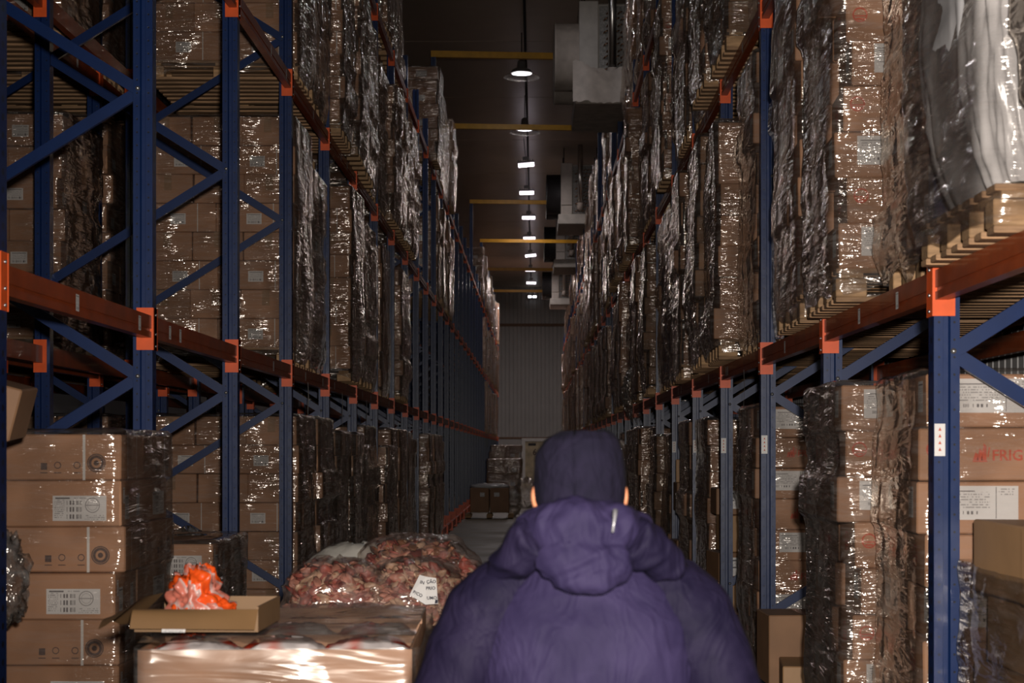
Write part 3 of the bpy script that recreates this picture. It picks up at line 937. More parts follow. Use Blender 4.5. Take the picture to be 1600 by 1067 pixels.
P_FRIG9 = make_proto('frig', 9, 11, 'film_tight', 0.012, 0.02, 0, 0.022)
P_FRIG9b = make_proto('frig', 9, 12, 'film_diag', 0.016, 0.04, 0.15, 0.045)
P_FRIG8 = make_proto('frig', 8, 13, 'film_diag', 0.016, 0.05, -0.12, 0.04)
P_STAMP8 = make_proto('stamp', 8, 14, 'film_tight', 0.006, 0.008, 0, 0.026)
P_STAMP5 = make_proto('stamp', 5, 15, 'film', 0.012, 0.03, 0.3, 0.015)
P_PLAIN8 = make_proto('plain', 8, 16, 'film', 0.009, 0.03, 0.2, 0.015, True)
P_PLAIN8b = make_proto('plain', 8, 17, 'film', 0.016, 0.04, -0.1, 0.04, True)
P_PLAIN7 = make_proto('plain', 7, 18, 'film_diag', 0.016, 0.05, 0.1, 0.045, True)
P_BROWN9 = make_proto('brown', 8, 19, 'film_diag', 0.014, 0.05, 0.12, 0.042, True)
P_BROWN6 = make_proto('brown', 6, 20, 'film', 0.014, 0.05, 0.1, 0.03, True)
P_PLAIN5 = make_proto('plain', 5, 21, 'film', 0.014, 0.05, -0.2, 0.03, True)
P_FRIG5 = make_proto('frig', 5, 22, 'film', 0.014, 0.05, -0.2, 0.03, True)
LOOK = {P_FRIG9: 'red-stamped', P_FRIG9b: 'loosely wrapped red-stamped', P_FRIG8: 'creased-film red-stamped', P_STAMP8: 'big-labelled', P_STAMP5: 'low big-labelled',
        P_PLAIN8: 'strapped brown', P_PLAIN8b: 'crinkly wrapped brown', P_PLAIN7: 'slack-wrapped brown', P_BROWN9: 'dark brown', P_BROWN6: 'low dark brown', P_PLAIN5: 'low strapped brown', P_FRIG5: 'low red-stamped'}

LEVELNAME = ['floor level', 'first beam level', 'second beam level', 'third beam level']
used_labels = set()
LOADS = []
def place_load(p, side, k, slot, lv, dx=0.0, dy=0.0, look=None, label=None, yaw=0.0):
    """side: 'left','right','back'; bay k from the first post; slot 0 = nearer half, 1 = farther half"""
    pr = PROTO[p]
    if side == 'right':
        X = XR+FD/2-0.07+dx; Y0 = YR0
    elif side == 'left':
        X = XL-FD/2+0.07-dx; Y0 = YL0
    else:
        X = XL-FD-0.3-FD/2+0.05; Y0 = YL0
    y0 = Y0+k*BAY+(0.13 if slot == 0 else 1.26)+dy
    Y = y0+PW/2
    rackname = {'left': 'left rack', 'right': 'right rack', 'back': 'rack behind left rack'}[side]
    bay = k+1 if side != 'right' else k
    lab = label or '%s carton pallet, %s, %s, %s bay, %s half' % (look or LOOK[p], rackname, LEVELNAME[lv], ordinal(bay) if bay > 0 else 'nearest', ('nearer', 'farther')[slot])
    cat = 'pallet load'
    grp = 'wrapped pallet loads in the racks'
    z = LV[lv]
    if Y < 27 and not (side == 'back' and Y > 17):
        root = empty('wrapped_pallet_load', (X, Y, z), yaw)
        tag(root, lab, cat, grp)
        pallet(root, boards=(Y < 17))
        for (v, loc, rot, prt) in pr['carts']:
            # only the cartons round the outside of the stack can be seen, all five of a layer are
            c = inst('carton', CART[pr['key']]['meshes'][v], root, loc, (0, 0, rot))
            if Y < 19: inst(prt[2], prt[3], c)
        inst('stretch_film', pr['film'], root)
    else:
        root = inst('wrapped_pallet_load', pr['far'], None, (X, Y, z), (0, 0, yaw))
        tag(root, lab, cat, grp)
    LOADS.append(root)
    return root

def yproj(z, Y): return VPY-(z-CAMZ)*FPX/Y
rng = random.Random(41)
TALL_R = [P_FRIG9, P_FRIG9b, P_FRIG8, P_PLAIN8b, P_PLAIN7, P_BROWN9]
TALL_L = [P_PLAIN8, P_PLAIN8b, P_PLAIN7, P_BROWN9, P_FRIG8]
LOW = [P_PLAIN5, P_FRIG5, P_BROWN6]

# ---- right rack, floor
place_load(P_FRIG9, 'right', 1, 0, 0, dx=0.045, yaw=-0.035, label='red-printed carton pallet right behind the nearest full right rack post')
place_load(P_FRIG9b, 'right', 1, 1, 0, dx=-0.07, dy=-0.02, label='dark-filmed carton pallet beside the nearest red-printed one, right floor')
place_load(P_FRIG9, 'right', 3, 0, 0, dx=0.03)
place_load(P_PLAIN8, 'right', 4, 1, 0, dx=0.06)
# ---- right rack first beam level
place_load(P_FRIG9b, 'right', 1, 1, 1, dx=-0.09, yaw=-0.03)
place_load(P_FRIG8, 'right', 1, 0, 1, dx=0.09, yaw=-0.02)
place_load(P_FRIG9, 'right', 2, 0, 1, dx=-0.06, yaw=-0.02)
place_load(P_BROWN9, 'right', 0, 0, 1, dx=0.04)
SPECIAL = {('right', 0, 0), ('right', 0, 1), ('right', 1, 0), ('right', 1, 1), ('right', 2, 0), ('right', 2, 1), ('right', 3, 0), ('right', 3, 1), ('right', 4, 0), ('right', 4, 1), ('right', 5, 0), ('right', 5, 1)}
for k in range(0, NB+1):
    for slot in (0, 1):
        for lv in range(4):
            y0 = YR0+k*BAY+(0.13 if slot == 0 else 1.26); Y = y0+0.5
            if lv == 0 and ('right', k, slot) in SPECIAL: continue
            if lv == 1 and (k <= 1 or (k == 2 and slot == 0)): continue
            if lv == 3 and Y > 33 and rng.random() < 0.3: continue
            if yproj(LV[lv], Y+0.5) < -60: continue
            r = rng.random()
            if lv == 0 and r < 0.08: continue
            if lv > 0 and r < 0.05: continue
            if lv >= 1 and 18 <= k and r < 0.16: continue
            if Y > 88.5: continue
            p = rng.choice(TALL_R)
            if lv == 3:
                if 28.6 < Y < 33.2: continue
                yu = [(50, 54.5), (62, 66.5), (78, 82.5)]
                if any(a-1.2 < Y < c+1.2 for a, c in yu): p = rng.choice(LOW)
                elif rng.random() < 0.25: p = rng.choice(LOW)
            place_load(p, 'right', k, slot, lv, dx=rng.uniform(-0.11, 0.11) if lv < 3 else rng.uniform(0.02, 0.14), dy=rng.uniform(-0.02, 0.02), yaw=rng.uniform(-0.03, 0.03))
# ---- left rack
place_load(P_STAMP8, 'left', 0, 1, 0, dx=-0.06, dy=0.10, label='neat carton pallet with big barcode labels at left edge of the aisle')
place_load(P_STAMP5, 'left', 1, 1, 0, dx=-0.04, label='low film-draped carton pallet behind the nearest full left rack post')
place_load(P_PLAIN8, 'left', 3, 0, 0)
place_load(P_PLAIN8b, 'left', 3, 1, 0)
place_load(P_PLAIN8, 'left', 3, 0, 1, dx=0.03)
place_load(P_PLAIN7, 'left', 3, 1, 1, dx=0.08)
place_load(P_PLAIN8, 'left', 3, 0, 2)
place_load(P_PLAIN8b, 'left', 3, 1, 2, dx=0.05)
for k in range(4, NB):
    for slot in (0, 1):
        y0 = YL0+k*BAY+(0.13 if slot == 0 else 1.26); Y = y0+0.5
        for lv in range(4):
            if yproj(LV[lv], Y+0.5) < -60: continue
            r = rng.random()
            if lv == 0 and (Y > 34.5 or r < 0.06): continue
            if lv == 1 and 25.5 < Y < 63: continue
            if lv == 2 and (26 < Y < 33 or 38 < Y < 62): continue
            if lv == 3 and (25.5 < Y < 31 or 38.5 < Y < 60): continue
            if r < 0.05: continue
            p = rng.choice(TALL_L)
            if lv == 3 and rng.random() < 0.2: p = rng.choice(LOW)
            place_load(p, 'left', k, slot, lv, dx=rng.uniform(-0.10, 0.11), dy=rng.uniform(-0.02, 0.02), yaw=rng.uniform(-0.03, 0.03))
# ---- rack behind
for k in range(2, 6):
    for slot in (0, 1):
        for lv in (0, 1, 2):
            if k == 2 and slot == 0: continue
            place_load(rng.choice([P_PLAIN8b, P_PLAIN7, P_BROWN9, P_PLAIN8]), 'back', k, slot, lv)

# ================================================================== LAMPS
def emit_mat(name, col, st):
    m = bpy.data.materials.new(name); m.use_nodes = True
    nt = m.node_tree; nt.nodes.remove(nt.nodes['Principled BSDF'])
    e = N(nt, 'ShaderNodeEmission'); e.inputs[0].default_value = (*col, 1); e.inputs[1].default_value = st
    nt.links.new(e.outputs[0], nt.nodes['Material Output'].inputs[0])
    return m
M['led'] = emit_mat('led_white', (1.0, 0.86, 0.96), 5)
M['led_cool'] = emit_mat('led_cool', (0.92, 0.93, 1.0), 5)
M['lamp_body'] = simple('lamp_grey', (0.30, 0.29, 0.30), 0.4, 0.4)
LZ = 10.0
def lamp_light(parent, power, col, size, z=-0.03, tilt=0.0):
    ld = bpy.data.lights.new('lamp_light', 'AREA'); ld.shape = 'RECTANGLE'; ld.size = size[0]; ld.size_y = size[1]
    ld.energy = power; ld.color = col
    o = bpy.data.objects.new('lamp_light', ld); COL.objects.link(o); o.parent = parent; o.location = (0, 0, z); o.rotation_euler = (tilt, 0, 0)
def high_bay(Y, lab, x, z, power=12):
    r = empty('high_bay_lamp', (x, Y, z)); tag(r, lab, 'lamp', 'round lamps over the aisle')
    b = MB(); b.lathe([(0.0, 0.30), (0.05, 0.30), (0.09, 0.26), (0.10, 0.12), (0.20, 0.08), (0.24, 0.03), (0.25, 0.0), (0.235, 0.0)], n=28)
    inst('housing', b.mesh('housing', M['lamp_body']), r)
    b = MB(); b.lathe([(0.0, -0.012), (0.15, -0.012), (0.23, 0.004)], n=28)
    inst('lens', b.mesh('lens', M['led_cool']), r)
    b = MB(); b.tube([(0, 0, 0.29), (0, 0, CEIL-z)], 0.012, 8)
    inst('hanger', b.mesh('hanger', M['dark_metal']), r)
    b = MB(); b.lathe([(0.24, 0.0), (0.33, -0.03), (0.40, -0.09), (0.395, -0.09), (0.325, -0.03)], n=28)
    inst('reflector_ring', b.mesh('reflector_ring', M['film_clump']), r)
    lamp_light(r, power, (0.95, 0.94, 1.0), (0.4, 0.4), -0.05)
def flood(Y, lab, x, z, tilt, power=30):
    r = empty('flood_lamp', (x, Y, z)); r.rotation_euler = (0, tilt, 0); r.scale = (0.62, 0.62, 0.8); tag(r, lab, 'lamp', 'flat flood lamps over the aisle')
    b = MB(); b.cbox(-0.40, 0.40, -0.16, 0.16, 0.0, 0.08, 0.02)
    for k in range(7): b.box(-0.36+0.11*k, -0.33+0.11*k, -0.14, 0.14, 0.08, 0.14)
    inst('housing', b.mesh('housing', M['lamp_body']), r)
    # the glass is turned a little towards the camera end of the aisle
    b = MB(); b.cbox(-0.37, 0.37, -0.19, -0.15, -0.10, 0.0, 0.01); b.cbox(-0.37, 0.37, -0.16, 0.14, -0.10, 0.0, 0.012)
    inst('lens', b.mesh('lens', M['led']), r)
    b = MB(); b.box(-0.14, 0.14, -0.03, 0.03, 0.14, 0.26); b.tube([(0, 0, 0.2), (0, 0, (CEIL-z)/0.8-0.01)], 0.016, 8)
    inst('bracket', b.mesh('bracket', M['lamp_body']), r)
    lamp_light(r, power, (1.0, 0.88, 0.86), (0.7, 0.3), -0.13)
high_bay(37.2, 'round high-bay lamp with wide clear skirt, nearest lamp in the aisle', (815-VPX)*37.2/FPX, LZ)
high_bay(26.5, 'added unseen round lamp above the frame, brightening the nearest cooling unit', -0.25, LZ, 32)  # added lamp, out of view, put in to brighten the nearest cooling unit
high_bay(43.7, 'round high-bay lamp hanging just before the second yellow tie', (820-VPX)*43.7/FPX, LZ)
FT = [(48.9, 822, -0.09), (54.2, 823, -0.03), (60.0, 826, 0.0), (65.8, 827, -0.02), (71.6, 829, -0.10), (77.4, 829, 0.0), (83.3, 830, 0.02)]
for i, (Y, px, t) in enumerate(FT):
    flood(Y, 'flat flood lamp on a bracket, %s of the flood lamps from the camera' % ordinal(i+1), (px-VPX)*Y/FPX, LZ, t, 260 if i == 6 else 30)
# two small lamps on the far wall
for i, px in enumerate((828, 835.5)):
    b = MB(); b.cbox(-0.12, 0.12, -0.10, 0.0, -0.08, 0.08, 0.02, 0); b.cbox(-0.10, 0.10, -0.13, -0.10, -0.06, 0.06, 0.01, 1)
    b.tube([(0, -0.05, 0.07), (0, -0.05, 1.9)], 0.02, 6, 0)
    o = inst('wall_lamp', b.mesh('wall_lamp', M['lamp_body'], M['led_cool']), None, ((px-VPX)*WALL_Y/FPX, WALL_Y-0.07, CAMZ+(VPY-464)*WALL_Y/FPX-0.0))
    tag(o, 'tiny square lamp high on the far wall, %s of the pair' % ('left', 'right')[i], 'lamp', 'small far wall lamps')
b = MB(); b.tube([(-0.22, 20, CEIL-0.035), (-0.22, 92, CEIL-0.035)], 0.03, 8)
tag(inst('cable_conduit', b.mesh('cable_conduit', M['dark_metal'])), 'dark cable conduit running along the ceiling above the lamps', 'conduit')

# ================================================================== COOLING UNITS
def cooler(Y, lab, torn=False, zoff=0.0):
    r = empty('cooling_unit', (0, Y, 8.5+zoff)); tag(r, lab, 'cooling unit', 'cooling units under the ceiling')
    x0, x1, y1 = 0.78, 1.98, 2.4
    b = MB(); b.cbox(x0, x1, 0.06, y1, 0.30, 1.85, 0.03); inst('casing', b.mesh('casing', M['white_paint']), r)
    b = MB(); b.cbox(x0, x0+0.34, 0.0, 0.06, 0.62, 1.88, 0.01); b.cbox(x0+0.06, x0+0.34, 0.0, 0.06, 0.32, 0.60, 0.01); inst('end_panel', b.mesh('end_panel', M['white_paint']), r)
    b = MB(); b.box(x0+0.36, x1-0.04, 0.045, 0.06, 0.34, 1.80); coil = inst('coil_plate', b.mesh('coil_plate', M['coil']), r)
    b = MB()
    for i in range(6):
        for j in range(12):
            xx = x0+0.44+0.10*i+(0.05 if j % 2 else 0); zz = 0.42+0.112*j
            b.tube([(xx, 0.05, zz), (xx+0.01, 0.0, zz+0.01), (xx+0.05, -0.02, zz+0.03), (xx+0.07, 0.05, zz+0.05)], 0.014, 6)
    inst('return_bends', b.mesh('return_bends', M['copper']), coil)
    for i, yy in enumerate((0.62, 1.8)):
        b = MB(); b.lathe([(0.60, 0.0), (0.60, -0.40), (0.62, -0.42), (0.56, -0.44), (0.56, -0.05)], (x0, yy, 1.02), 28, 0, 'x')
        sh = inst('fan_shroud', b.mesh('fan_shroud', M['dark_metal'] if not torn else M['insulation']), r)
        b = MB()
        for k in range(5):
            a = 2*math.pi*k/5
            b.bar((x0-0.2, yy+0.08*math.cos(a), 1.02+0.08*math.sin(a)), (x0-0.25, yy+0.52*math.cos(a+0.2), 1.02+0.52*math.sin(a+0.2)), 0.20, 0.01, (1, 0.3, 0.2))
        b.lathe([(0.0, -0.30), (0.10, -0.28), (0.10, -0.1)], (x0, yy, 1.02), 14, 0, 'x')
        inst('fan_blades', b.mesh('fan_blades', M['dark_metal']), sh)
    b = MB(); b.cbox(x0-0.08, x1+0.0, -0.30, y1, 0.0, 0.30, 0.02); inst('drain_pan', b.mesh('drain_pan', M['pan'] if not torn else M['insulation']), r)
    if torn:
        g = np.zeros((14, 26, 3)); rs = np.random.RandomState(3)
        for i in range(14):
            for k in range(26):
                u = k/25; v = i/13
                g[i, k] = (x0-0.12+1.35*u, -0.42-0.05*math.sin(u*9)+0.1*v, -0.02+0.75*v-0.16*abs(math.sin(u*4+v*3))*v + rs.rand()*0.05)
        b = MB(); b.grid(g); inst('torn_insulation', b.mesh('torn_insulation', M['insulation']), r)
    b = MB()
    b.tube([(x1-0.62, -0.14, 0.68), (x1-0.62, -0.14, CEIL-8.5-zoff)], 0.075, 16); inst('pipe', b.mesh('pipe', M['pipe']), r)
    b = MB(); b.tube([(x1-0.62, -0.14, 0.66), (x1-0.62, -0.14, 0.54), (x1-0.62, 0.05, 0.50)], [0.09, 0.10, 0.08], 12); inst('pipe_elbow', b.mesh('pipe_elbow', M['insulation']), r)
    for yy in (0.3, 2.1):
        for xx in (x0+0.1, x1-0.1):
            b = MB(); b.tube([(xx, yy, 1.84), (xx, yy, CEIL-8.5-zoff)], 0.015, 6); inst('hanger', b.mesh('hanger', M['dark_metal']), r)
cooler(29.9, 'big iced cooling unit with torn white insulation, nearest one', True, -0.72)
cooler(51.0, 'cooling unit with bright pipe and pale drain pan, second from camera')
cooler(63.0, 'shadowed cooling unit hanging below the second one, third from camera')
cooler(79.0, 'small far cooling unit in front of the end wall, fourth from camera')

# ================================================================== NEAREST RIGHT: WHITE SACK LOAD on the first beam level
M['sack'] = simple('white_poly_sheet', (0.62, 0.60, 0.60), 0.24, var=0.06, nscale=5, bstr=0.35, coat=0.5)
def sack_load(loc, label):
    r = empty('white_sack_load', loc); tag(r, label, 'pallet load')
    pallet(r)
    # bulging body: rounded box with folds
    nz, ns = 70, 190
    P = np.zeros((nz, ns, 3))
    th = np.linspace(0, 2*np.pi, ns, endpoint=False)
    c, s = np.cos(th), np.sin(th)
    e = 0.38
    for i in range(nz):
        t = i/(nz-1)
        z = 0.16+1.78*t
        sc = 0.86+0.16*math.sin(math.pi*min(1, t*1.25)**0.8) if t < 0.9 else 0.98*math.sqrt(max(0.0, 1-((t-0.9)/0.1)**2*0.75))
        x = np.sign(c)*np.abs(c)**e; y = np.sign(s)*np.abs(s)**e
        fold = 0.05*(1-np.abs(2*vnoise(th*5+t*2.2, t*3+th*0, 77, 31)-1)) + 0.028*(1-np.abs(2*vnoise(th*13-t*7, t*9+th*0, 78, 82)-1)) + 0.012*vnoise(th*30, t*30+th*0, 79, 188)
        P[i, :, 0] = x*0.60*sc*(1+fold); P[i, :, 1] = y*0.47*sc*(1+fold); P[i, :, 2] = z+0.02*vnoise(th*4, t*8+th*0, 80, 25)
    b = MB(); b.grid(P, 0, True)
    n = len(b.v); b.f.append(tuple(range(n-ns, n))); b.m.append(0); b.smooth.append(True)
    inst('sack', b.mesh('sack', M['sack']), r)
    # loose grey film pulled tight over the aisle side and the lower edge
    prot = np.zeros((9, 4)) + 0.02
    G = film_grid(0.61, 0.49, 0.05, 1.30, 55, 0.02, prot, 0.2, 0.06, 0.3, 0.03, 0.03, False)
    b = MB(); b.grid(G, 0, True); inst('stretch_film', b.mesh('stretch_film', M['film_tight']), r)
    b = MB(); b.tube([(-0.30, -0.52, 0.22), (-0.31, -0.545, 0.12), (-0.31, -0.545, -0.06), (-0.32, -0.545, -0.10), (-0.33, -0.54, -0.13)], 0.005, 6)
    inst('cord', b.mesh('cord', M['strap']), r)
sack_load((XR+FD/2-0.12, YR0+1.26+0.5, LV[1]), 'bulging white sheet-covered load on the beam, upper right corner')

# ================================================================== LOOSE CARTONS
def carton(name, loc, dims, rot, label, mat='tan', tape=True, lab=None, group=None, open_top=False, stamp=None):
    L, W, H = dims
    r = empty(name, loc); r.rotation_euler = rot
    tag(r, label, 'carton', group)
    b = MB(); b.cbox(-L/2, L/2, -W/2, W/2, 0, H, 0.006); inst('carton_body', b.mesh('carton_body', M[mat]), r)
    if tape:
        b = MB(); b.box(-0.025, 0.025, -W/2-0.0012, W/2+0.0012, H*0.65, H+0.0012); inst('tape', b.mesh('tape', M['tape']), r)
    if lab:
        F = frames(L, W, H); b = MB(); rect(b, F[lab[0]], *lab[1:5], 0, True); inst('shipping_label', b.mesh('shipping_label', M[lab[5]]), r)
    return r
# right, between the posts (farther half of the second bay): short pile
xb = XR-0.08; g = 'loose cartons on the right floor'
carton('carton', (xb+0.30, 9.9, 0), (0.55, 0.40, 0.30), (0, 0, 0.05), 'large tan carton at the bottom of the right floor pile', group=g)
carton('carton', (xb+0.15, 9.75, 0.302), (0.36, 0.46, 0.18), (0, 0, -0.1), 'flat tan carton in the middle of the right floor pile', group=g)
carton('carton', (xb+0.33, 9.55, 0.484), (0.34, 0.40, 0.21), (0, 0, 0.12), 'tan carton with side label on top of right floor pile', lab=('left', 0.10, 0.30, 0.03, 0.17, 'label_tag'), group=g)
carton('carton', (xb+0.16, 10.25, 0.302), (0.46, 0.42, 0.42), (0, 0, 0.04), 'taller brown carton behind the right floor pile', 'carton_dark', group=g)
carton('carton', (xb+0.72, 9.7, 0.302), (0.38, 0.40, 0.26), (0, 0, -0.05), 'tan carton deep in the bay behind the pile', group=g)
carton('carton', (xb+0.80, 9.75, 0), (0.42, 0.46, 0.30), (0, 0, 0.02), 'tan carton on the floor under the deep one', group=g)
# further on: mixed loose stacks with white tags
spec = [(14.1, 0.10, 0.00, (0.40, 0.42, 0.34)), (14.15, 0.12, 0.342, (0.42, 0.44, 0.28)), (14.05, 0.06, 0.624, (0.36, 0.40, 0.24)), (14.1, 0.16, 0.866, (0.40, 0.40, 0.30)),
        (14.2, 0.08, 1.168, (0.34, 0.38, 0.22)), (17.85, 0.1, 0.0, (0.44, 0.44, 0.40)), (17.85, 0.08, 0.402, (0.42, 0.40, 0.36)), (17.8, 0.13, 0.764, (0.38, 0.42, 0.30)), (17.85, 0.1, 1.066, (0.42, 0.42, 0.3)), (17.85, 0.12, 1.368, (0.40, 0.42, 0.24))]
for i, (Y, dx, z, d) in enumerate(spec):
    first = i < 5
    n = i+1 if first else i-4
    carton('carton', (XR+dx+0.06, Y, z), d, (0, 0, rng.uniform(-0.2, 0.2)), 'loose carton, %s from the floor in the %s odd stack by right posts' % (ordinal(n), 'nearer' if first else 'farther'),
           'tan' if i % 2 else 'carton_dark', lab=('front', 0.05, 0.19, 0.05, 0.20, 'label_tag') if i % 2 == 0 else None, group=g)
place_load(P_PLAIN8b, 'right', 5, 0, 0, dx=0.02)
# nearest right: low wrapped stack at the frame's edge
nr = empty('low_wrapped_load', (XR+0.70, YR0+1.28+0.5, 0)); tag(nr, 'low stack of tan cartons in torn film at lower right edge', 'pallet load')
pallet(nr)
mm = carton_meshes('carton', 0.26, M['tan'], 61)
for l in range(5):
    for (x, y, q) in [(-0.30, -0.30, 0), (0.30, -0.30, 0), (-0.40, 0.20, 1), (0, 0.2, 1), (0.4, 0.2, 1)]:
        c = inst('carton', mm[(l+int(x*10)) % 3], nr, (x+(0.03 if l % 2 else -0.02), y, PH+0.26*l), (0, 0, (math.pi/2 if q else 0)+rng.uniform(-0.02, 0.02)))
        if y < 0:
            b2 = MB(); F = frames(CL, CW, 0.26); rect(b2, F['front'], 0.16, 0.34, 0.05, 0.20, 0, True); inst('shipping_label', b2.mesh('shipping_label', M['label_dock']), c)
G = film_grid(0.62, 0.51, 0.05, 1.30, 91, 0.03, np.zeros((5, 4))+0.03, 0.26, 0.10, 0.8, 0.03, 0.03, False)
b = MB(); b.grid(G, 0, True); inst('stretch_film', b.mesh('stretch_film', M['film_tight']), nr)

# left edge: column of odd cartons with a slumped one on top
for i in range(8):
    carton('carton', (-2.36, 6.48, 0.222*i), (0.46, 0.34, 0.22), (0, 0, 0.05 if i % 2 else -0.03), 'brown carton at the left edge, %s of its column from the floor' % ordinal(i+1), 'carton_dark', group='cartons stacked at the left edge')
carton('slumped_carton', (-2.19, 6.40, 1.80), (0.46, 0.32, 0.20), (0.06, 0.26, 0.12), 'slumped brown carton jutting out at the left edge', 'carton_dark')
def clump(name, loc, sc, seed, label, mat='film_clump'):
    n, m2 = 26, 40
    P = np.zeros((n, m2, 3))
    th = np.linspace(0, 2*np.pi, m2, endpoint=False)
    for i in range(n):
        ph = math.pi*(i+0.5)/n
        rr = 0.6+0.5*vnoise(th*3.5, th*0+ph*4, seed, 22)+0.3*(1-np.abs(2*vnoise(th*8, th*0+ph*9, seed+1, 50)-1))
        P[i, :, 0] = sc[0]*rr*math.sin(ph)*np.cos(th); P[i, :, 1] = sc[1]*rr*math.sin(ph)*np.sin(th); P[i, :, 2] = sc[2]*rr*(-math.cos(ph))
    b = MB(); b.grid(P, 0, True)
    o = inst(name, b.mesh(name, M[mat]), None, loc); tag(o, label, 'plastic film')
    return o
clump('crumpled_film', (-2.12, 6.75, 1.18), (0.09, 0.08, 0.17), 201, 'crumpled clear film bunched up at the left edge beside cartons')
clump('crumpled_film', (-2.25, 10.9, 1.02), (0.12, 0.10, 0.16), 203, 'clear film knotted on the brace behind the low left pallet')
clump('crumpled_film', (XR-0.02, 25.5, 2.55), (0.18, 0.2, 0.35), 205, 'bulging film pouch hanging over the right beam far down the aisle')

# white straps hanging from the left beam
for i, (px, Y) in enumerate(((493, 14.1), (537, 16.6), (574, 19.0), (617, 22.6), (1160, 11.9))):
    X = (px-VPX)*Y/FPX
    X = XL+0.055 if px < 800 else XR-0.06
    b = MB(); b.grid(np.array([[[0.0, -0.02, 0], [0, 0.02, 0]], [[0.004, -0.02, -0.12], [0.006, 0.02, -0.12]], [[-0.002, -0.018, -0.24], [0.0, 0.02, -0.25]], [[0.01, -0.03, -0.34], [0.008, 0.012, -0.36]]]))
    o = inst('hanging_strap', b.mesh('hanging_strap', M['sticker']), None, (X, Y, 2.27))
    tag(o, 'white plastic strip hanging below the %s beam, %s' % (('left', 'right')[px > 800], (ordinal(i+1)+' from the camera') if px < 800 else 'only one there'), 'strap', 'white strips hanging from beams')

# ================================================================== WRAPPED PALLET IN THE AISLE (near left)
def px3(px, py, Y): return ((px-VPX)*Y/FPX, Y, CAMZ-(py-VPY)*Y/FPX)
M['poly_print'] = None
def poly_mat():
    m, nt, b = new_mat('printed_poly_bag'); L = nt.links
    tc = N(nt, 'ShaderNodeTexCoord'); no = N(nt, 'ShaderNodeTexNoise'); no.inputs['Scale'].default_value = 7; no.inputs['Detail'].default_value = 1.5
    L.new(tc.outputs['Object'], no.inputs['Vector'])
    cr = N(nt, 'ShaderNodeValToRGB'); e = cr.color_ramp.elements
    e[0].position = 0.40; e[0].color = (0.55, 0.04, 0.015, 1); e[1].position = 0.47; e[1].color = (0.55, 0.30, 0.26, 1)
    x = e.new(0.54); x.color = (0.62, 0.55, 0.53, 1)
    L.new(no.outputs[0], cr.inputs[0]); L.new(cr.outputs[0], b.inputs['Base Color'])
    b.inputs['Roughness'].default_value = 0.25
    return m
M['poly_print'] = poly_mat()
bl = empty('wrapped_aisle_pallet', (-0.775, 5.52, 0), 0.03)
tag(bl, 'film-wrapped pallet of open cartons in the aisle, bottom left foreground', 'pallet load')
BW, BD, BT = 0.40, 0.60, 1.12
p = inst('pallet', PBLOCK, bl, (0, 0, 0), (0, 0, math.pi/2), (1.0, 0.80, 1))
for i in range(7):
    inst('deck_board', BOARD, p, (0, -0.45+0.15*i, 0.128)); inst('bottom_board', BOARD, p, (0, -0.45+0.15*i, 0), (0, 0, 0), (1, 0.8, 1))
b = MB(); b.cbox(-0.398, 0.398, -0.2, 0.2, 0, 0.186, 0.006); closed = b.mesh('carton', M['carton'])
for l in range(4):
    for yy in (-0.4, 0.0, 0.4): inst('carton', closed, bl, (0, yy, PH+0.187*l), (0, 0, rng.uniform(-.01, .01)))
zt = PH+0.187*4
b = MB(); t = 0.007; w2, d2, hh = 0.398, 0.199, BT-zt
b.box(-w2, w2, -d2, -d2+t, 0, hh); b.box(-w2, w2, d2-t, d2, 0, hh); b.box(-w2, -w2+t, -d2+t, d2-t, 0, hh); b.box(w2-t, w2, -d2+t, d2-t, 0, hh); b.box(-w2+t, w2-t, -d2+t, d2-t, 0, 0.006)
opn = b.mesh('open_carton', M['carton'])
for j, yy in enumerate((-0.4, 0.0, 0.4)):
    oc = inst('open_carton', opn, bl, (0, yy, zt), (0, 0, 0), (1, 1, (1.0, 0.97, 1.05)[j]))
def mound(name, sc, seed, mat, parent, loc, rot=0.0, n=22, m2=34, exp=0.75, rough=1.0):
    P = np.zeros((n, m2, 3)); th = np.linspace(0, 2*np.pi, m2, endpoint=False)
    c, s = np.cos(th), np.sin(th); cx = np.sign(c)*np.abs(c)**exp; sy = np.sign(s)*np.abs(s)**exp
    for i in range(n):
        ph = math.pi*(i+0.4)/n
        rr = 1+rough*0.16*(vnoise(th*3, th*0+ph*3, seed, 19)-0.5)+rough*0.10*(1-np.abs(2*vnoise(th*6, th*0+ph*6, seed+1, 38)-1))
        q = math.sin(ph)**0.7
        P[i, :, 0] = sc[0]*rr*q*cx; P[i, :, 1] = sc[1]*rr*q*sy; P[i, :, 2] = -sc[2]*rr*math.cos(ph)
    b = MB(); b.grid(P, 0, True)
    return inst(name, b.mesh(name, M[mat]), parent, loc, (0, 0, rot))
for j, yy in enumerate((-0.4, 0.0, 0.4)):
    for i, xx in enumerate((-0.26, 0.0, 0.26)):
        mound('product_bag', (0.13, 0.15, 0.072), 300+j*5+i, 'poly_print', bl, (xx, yy, BT-0.062-(0.02 if j == 2 else 0)), rng.uniform(-0.15, 0.15))
def sheet_grid(nx, ny, f):
    P = np.zeros((ny, nx, 3))
    for i in range(ny):
        for k in range(nx): P[i, k] = f(k/(nx-1), i/(ny-1))
    return P
G = film_grid(0.402, 0.602, 0.04, BT+0.006, 31, 0.010, np.zeros((5, 4)), 0.22, 0.015, 0.25, 0.02, 0.02, False)
b = MB(); b.grid(G, 0, True); inst('stretch_film', b.mesh('stretch_film', M['film_bin']), bl)
nn = lambda x, y, s_: float(vnoise(np.array([x]), np.array([y]), s_)[0])
P = sheet_grid(50, 60, lambda u, v: (-0.40+0.80*u, -0.60+1.20*v, BT+0.008+0.018*nn(u*7, v*14, 5)+0.012*nn(u*20, v*26, 6)))
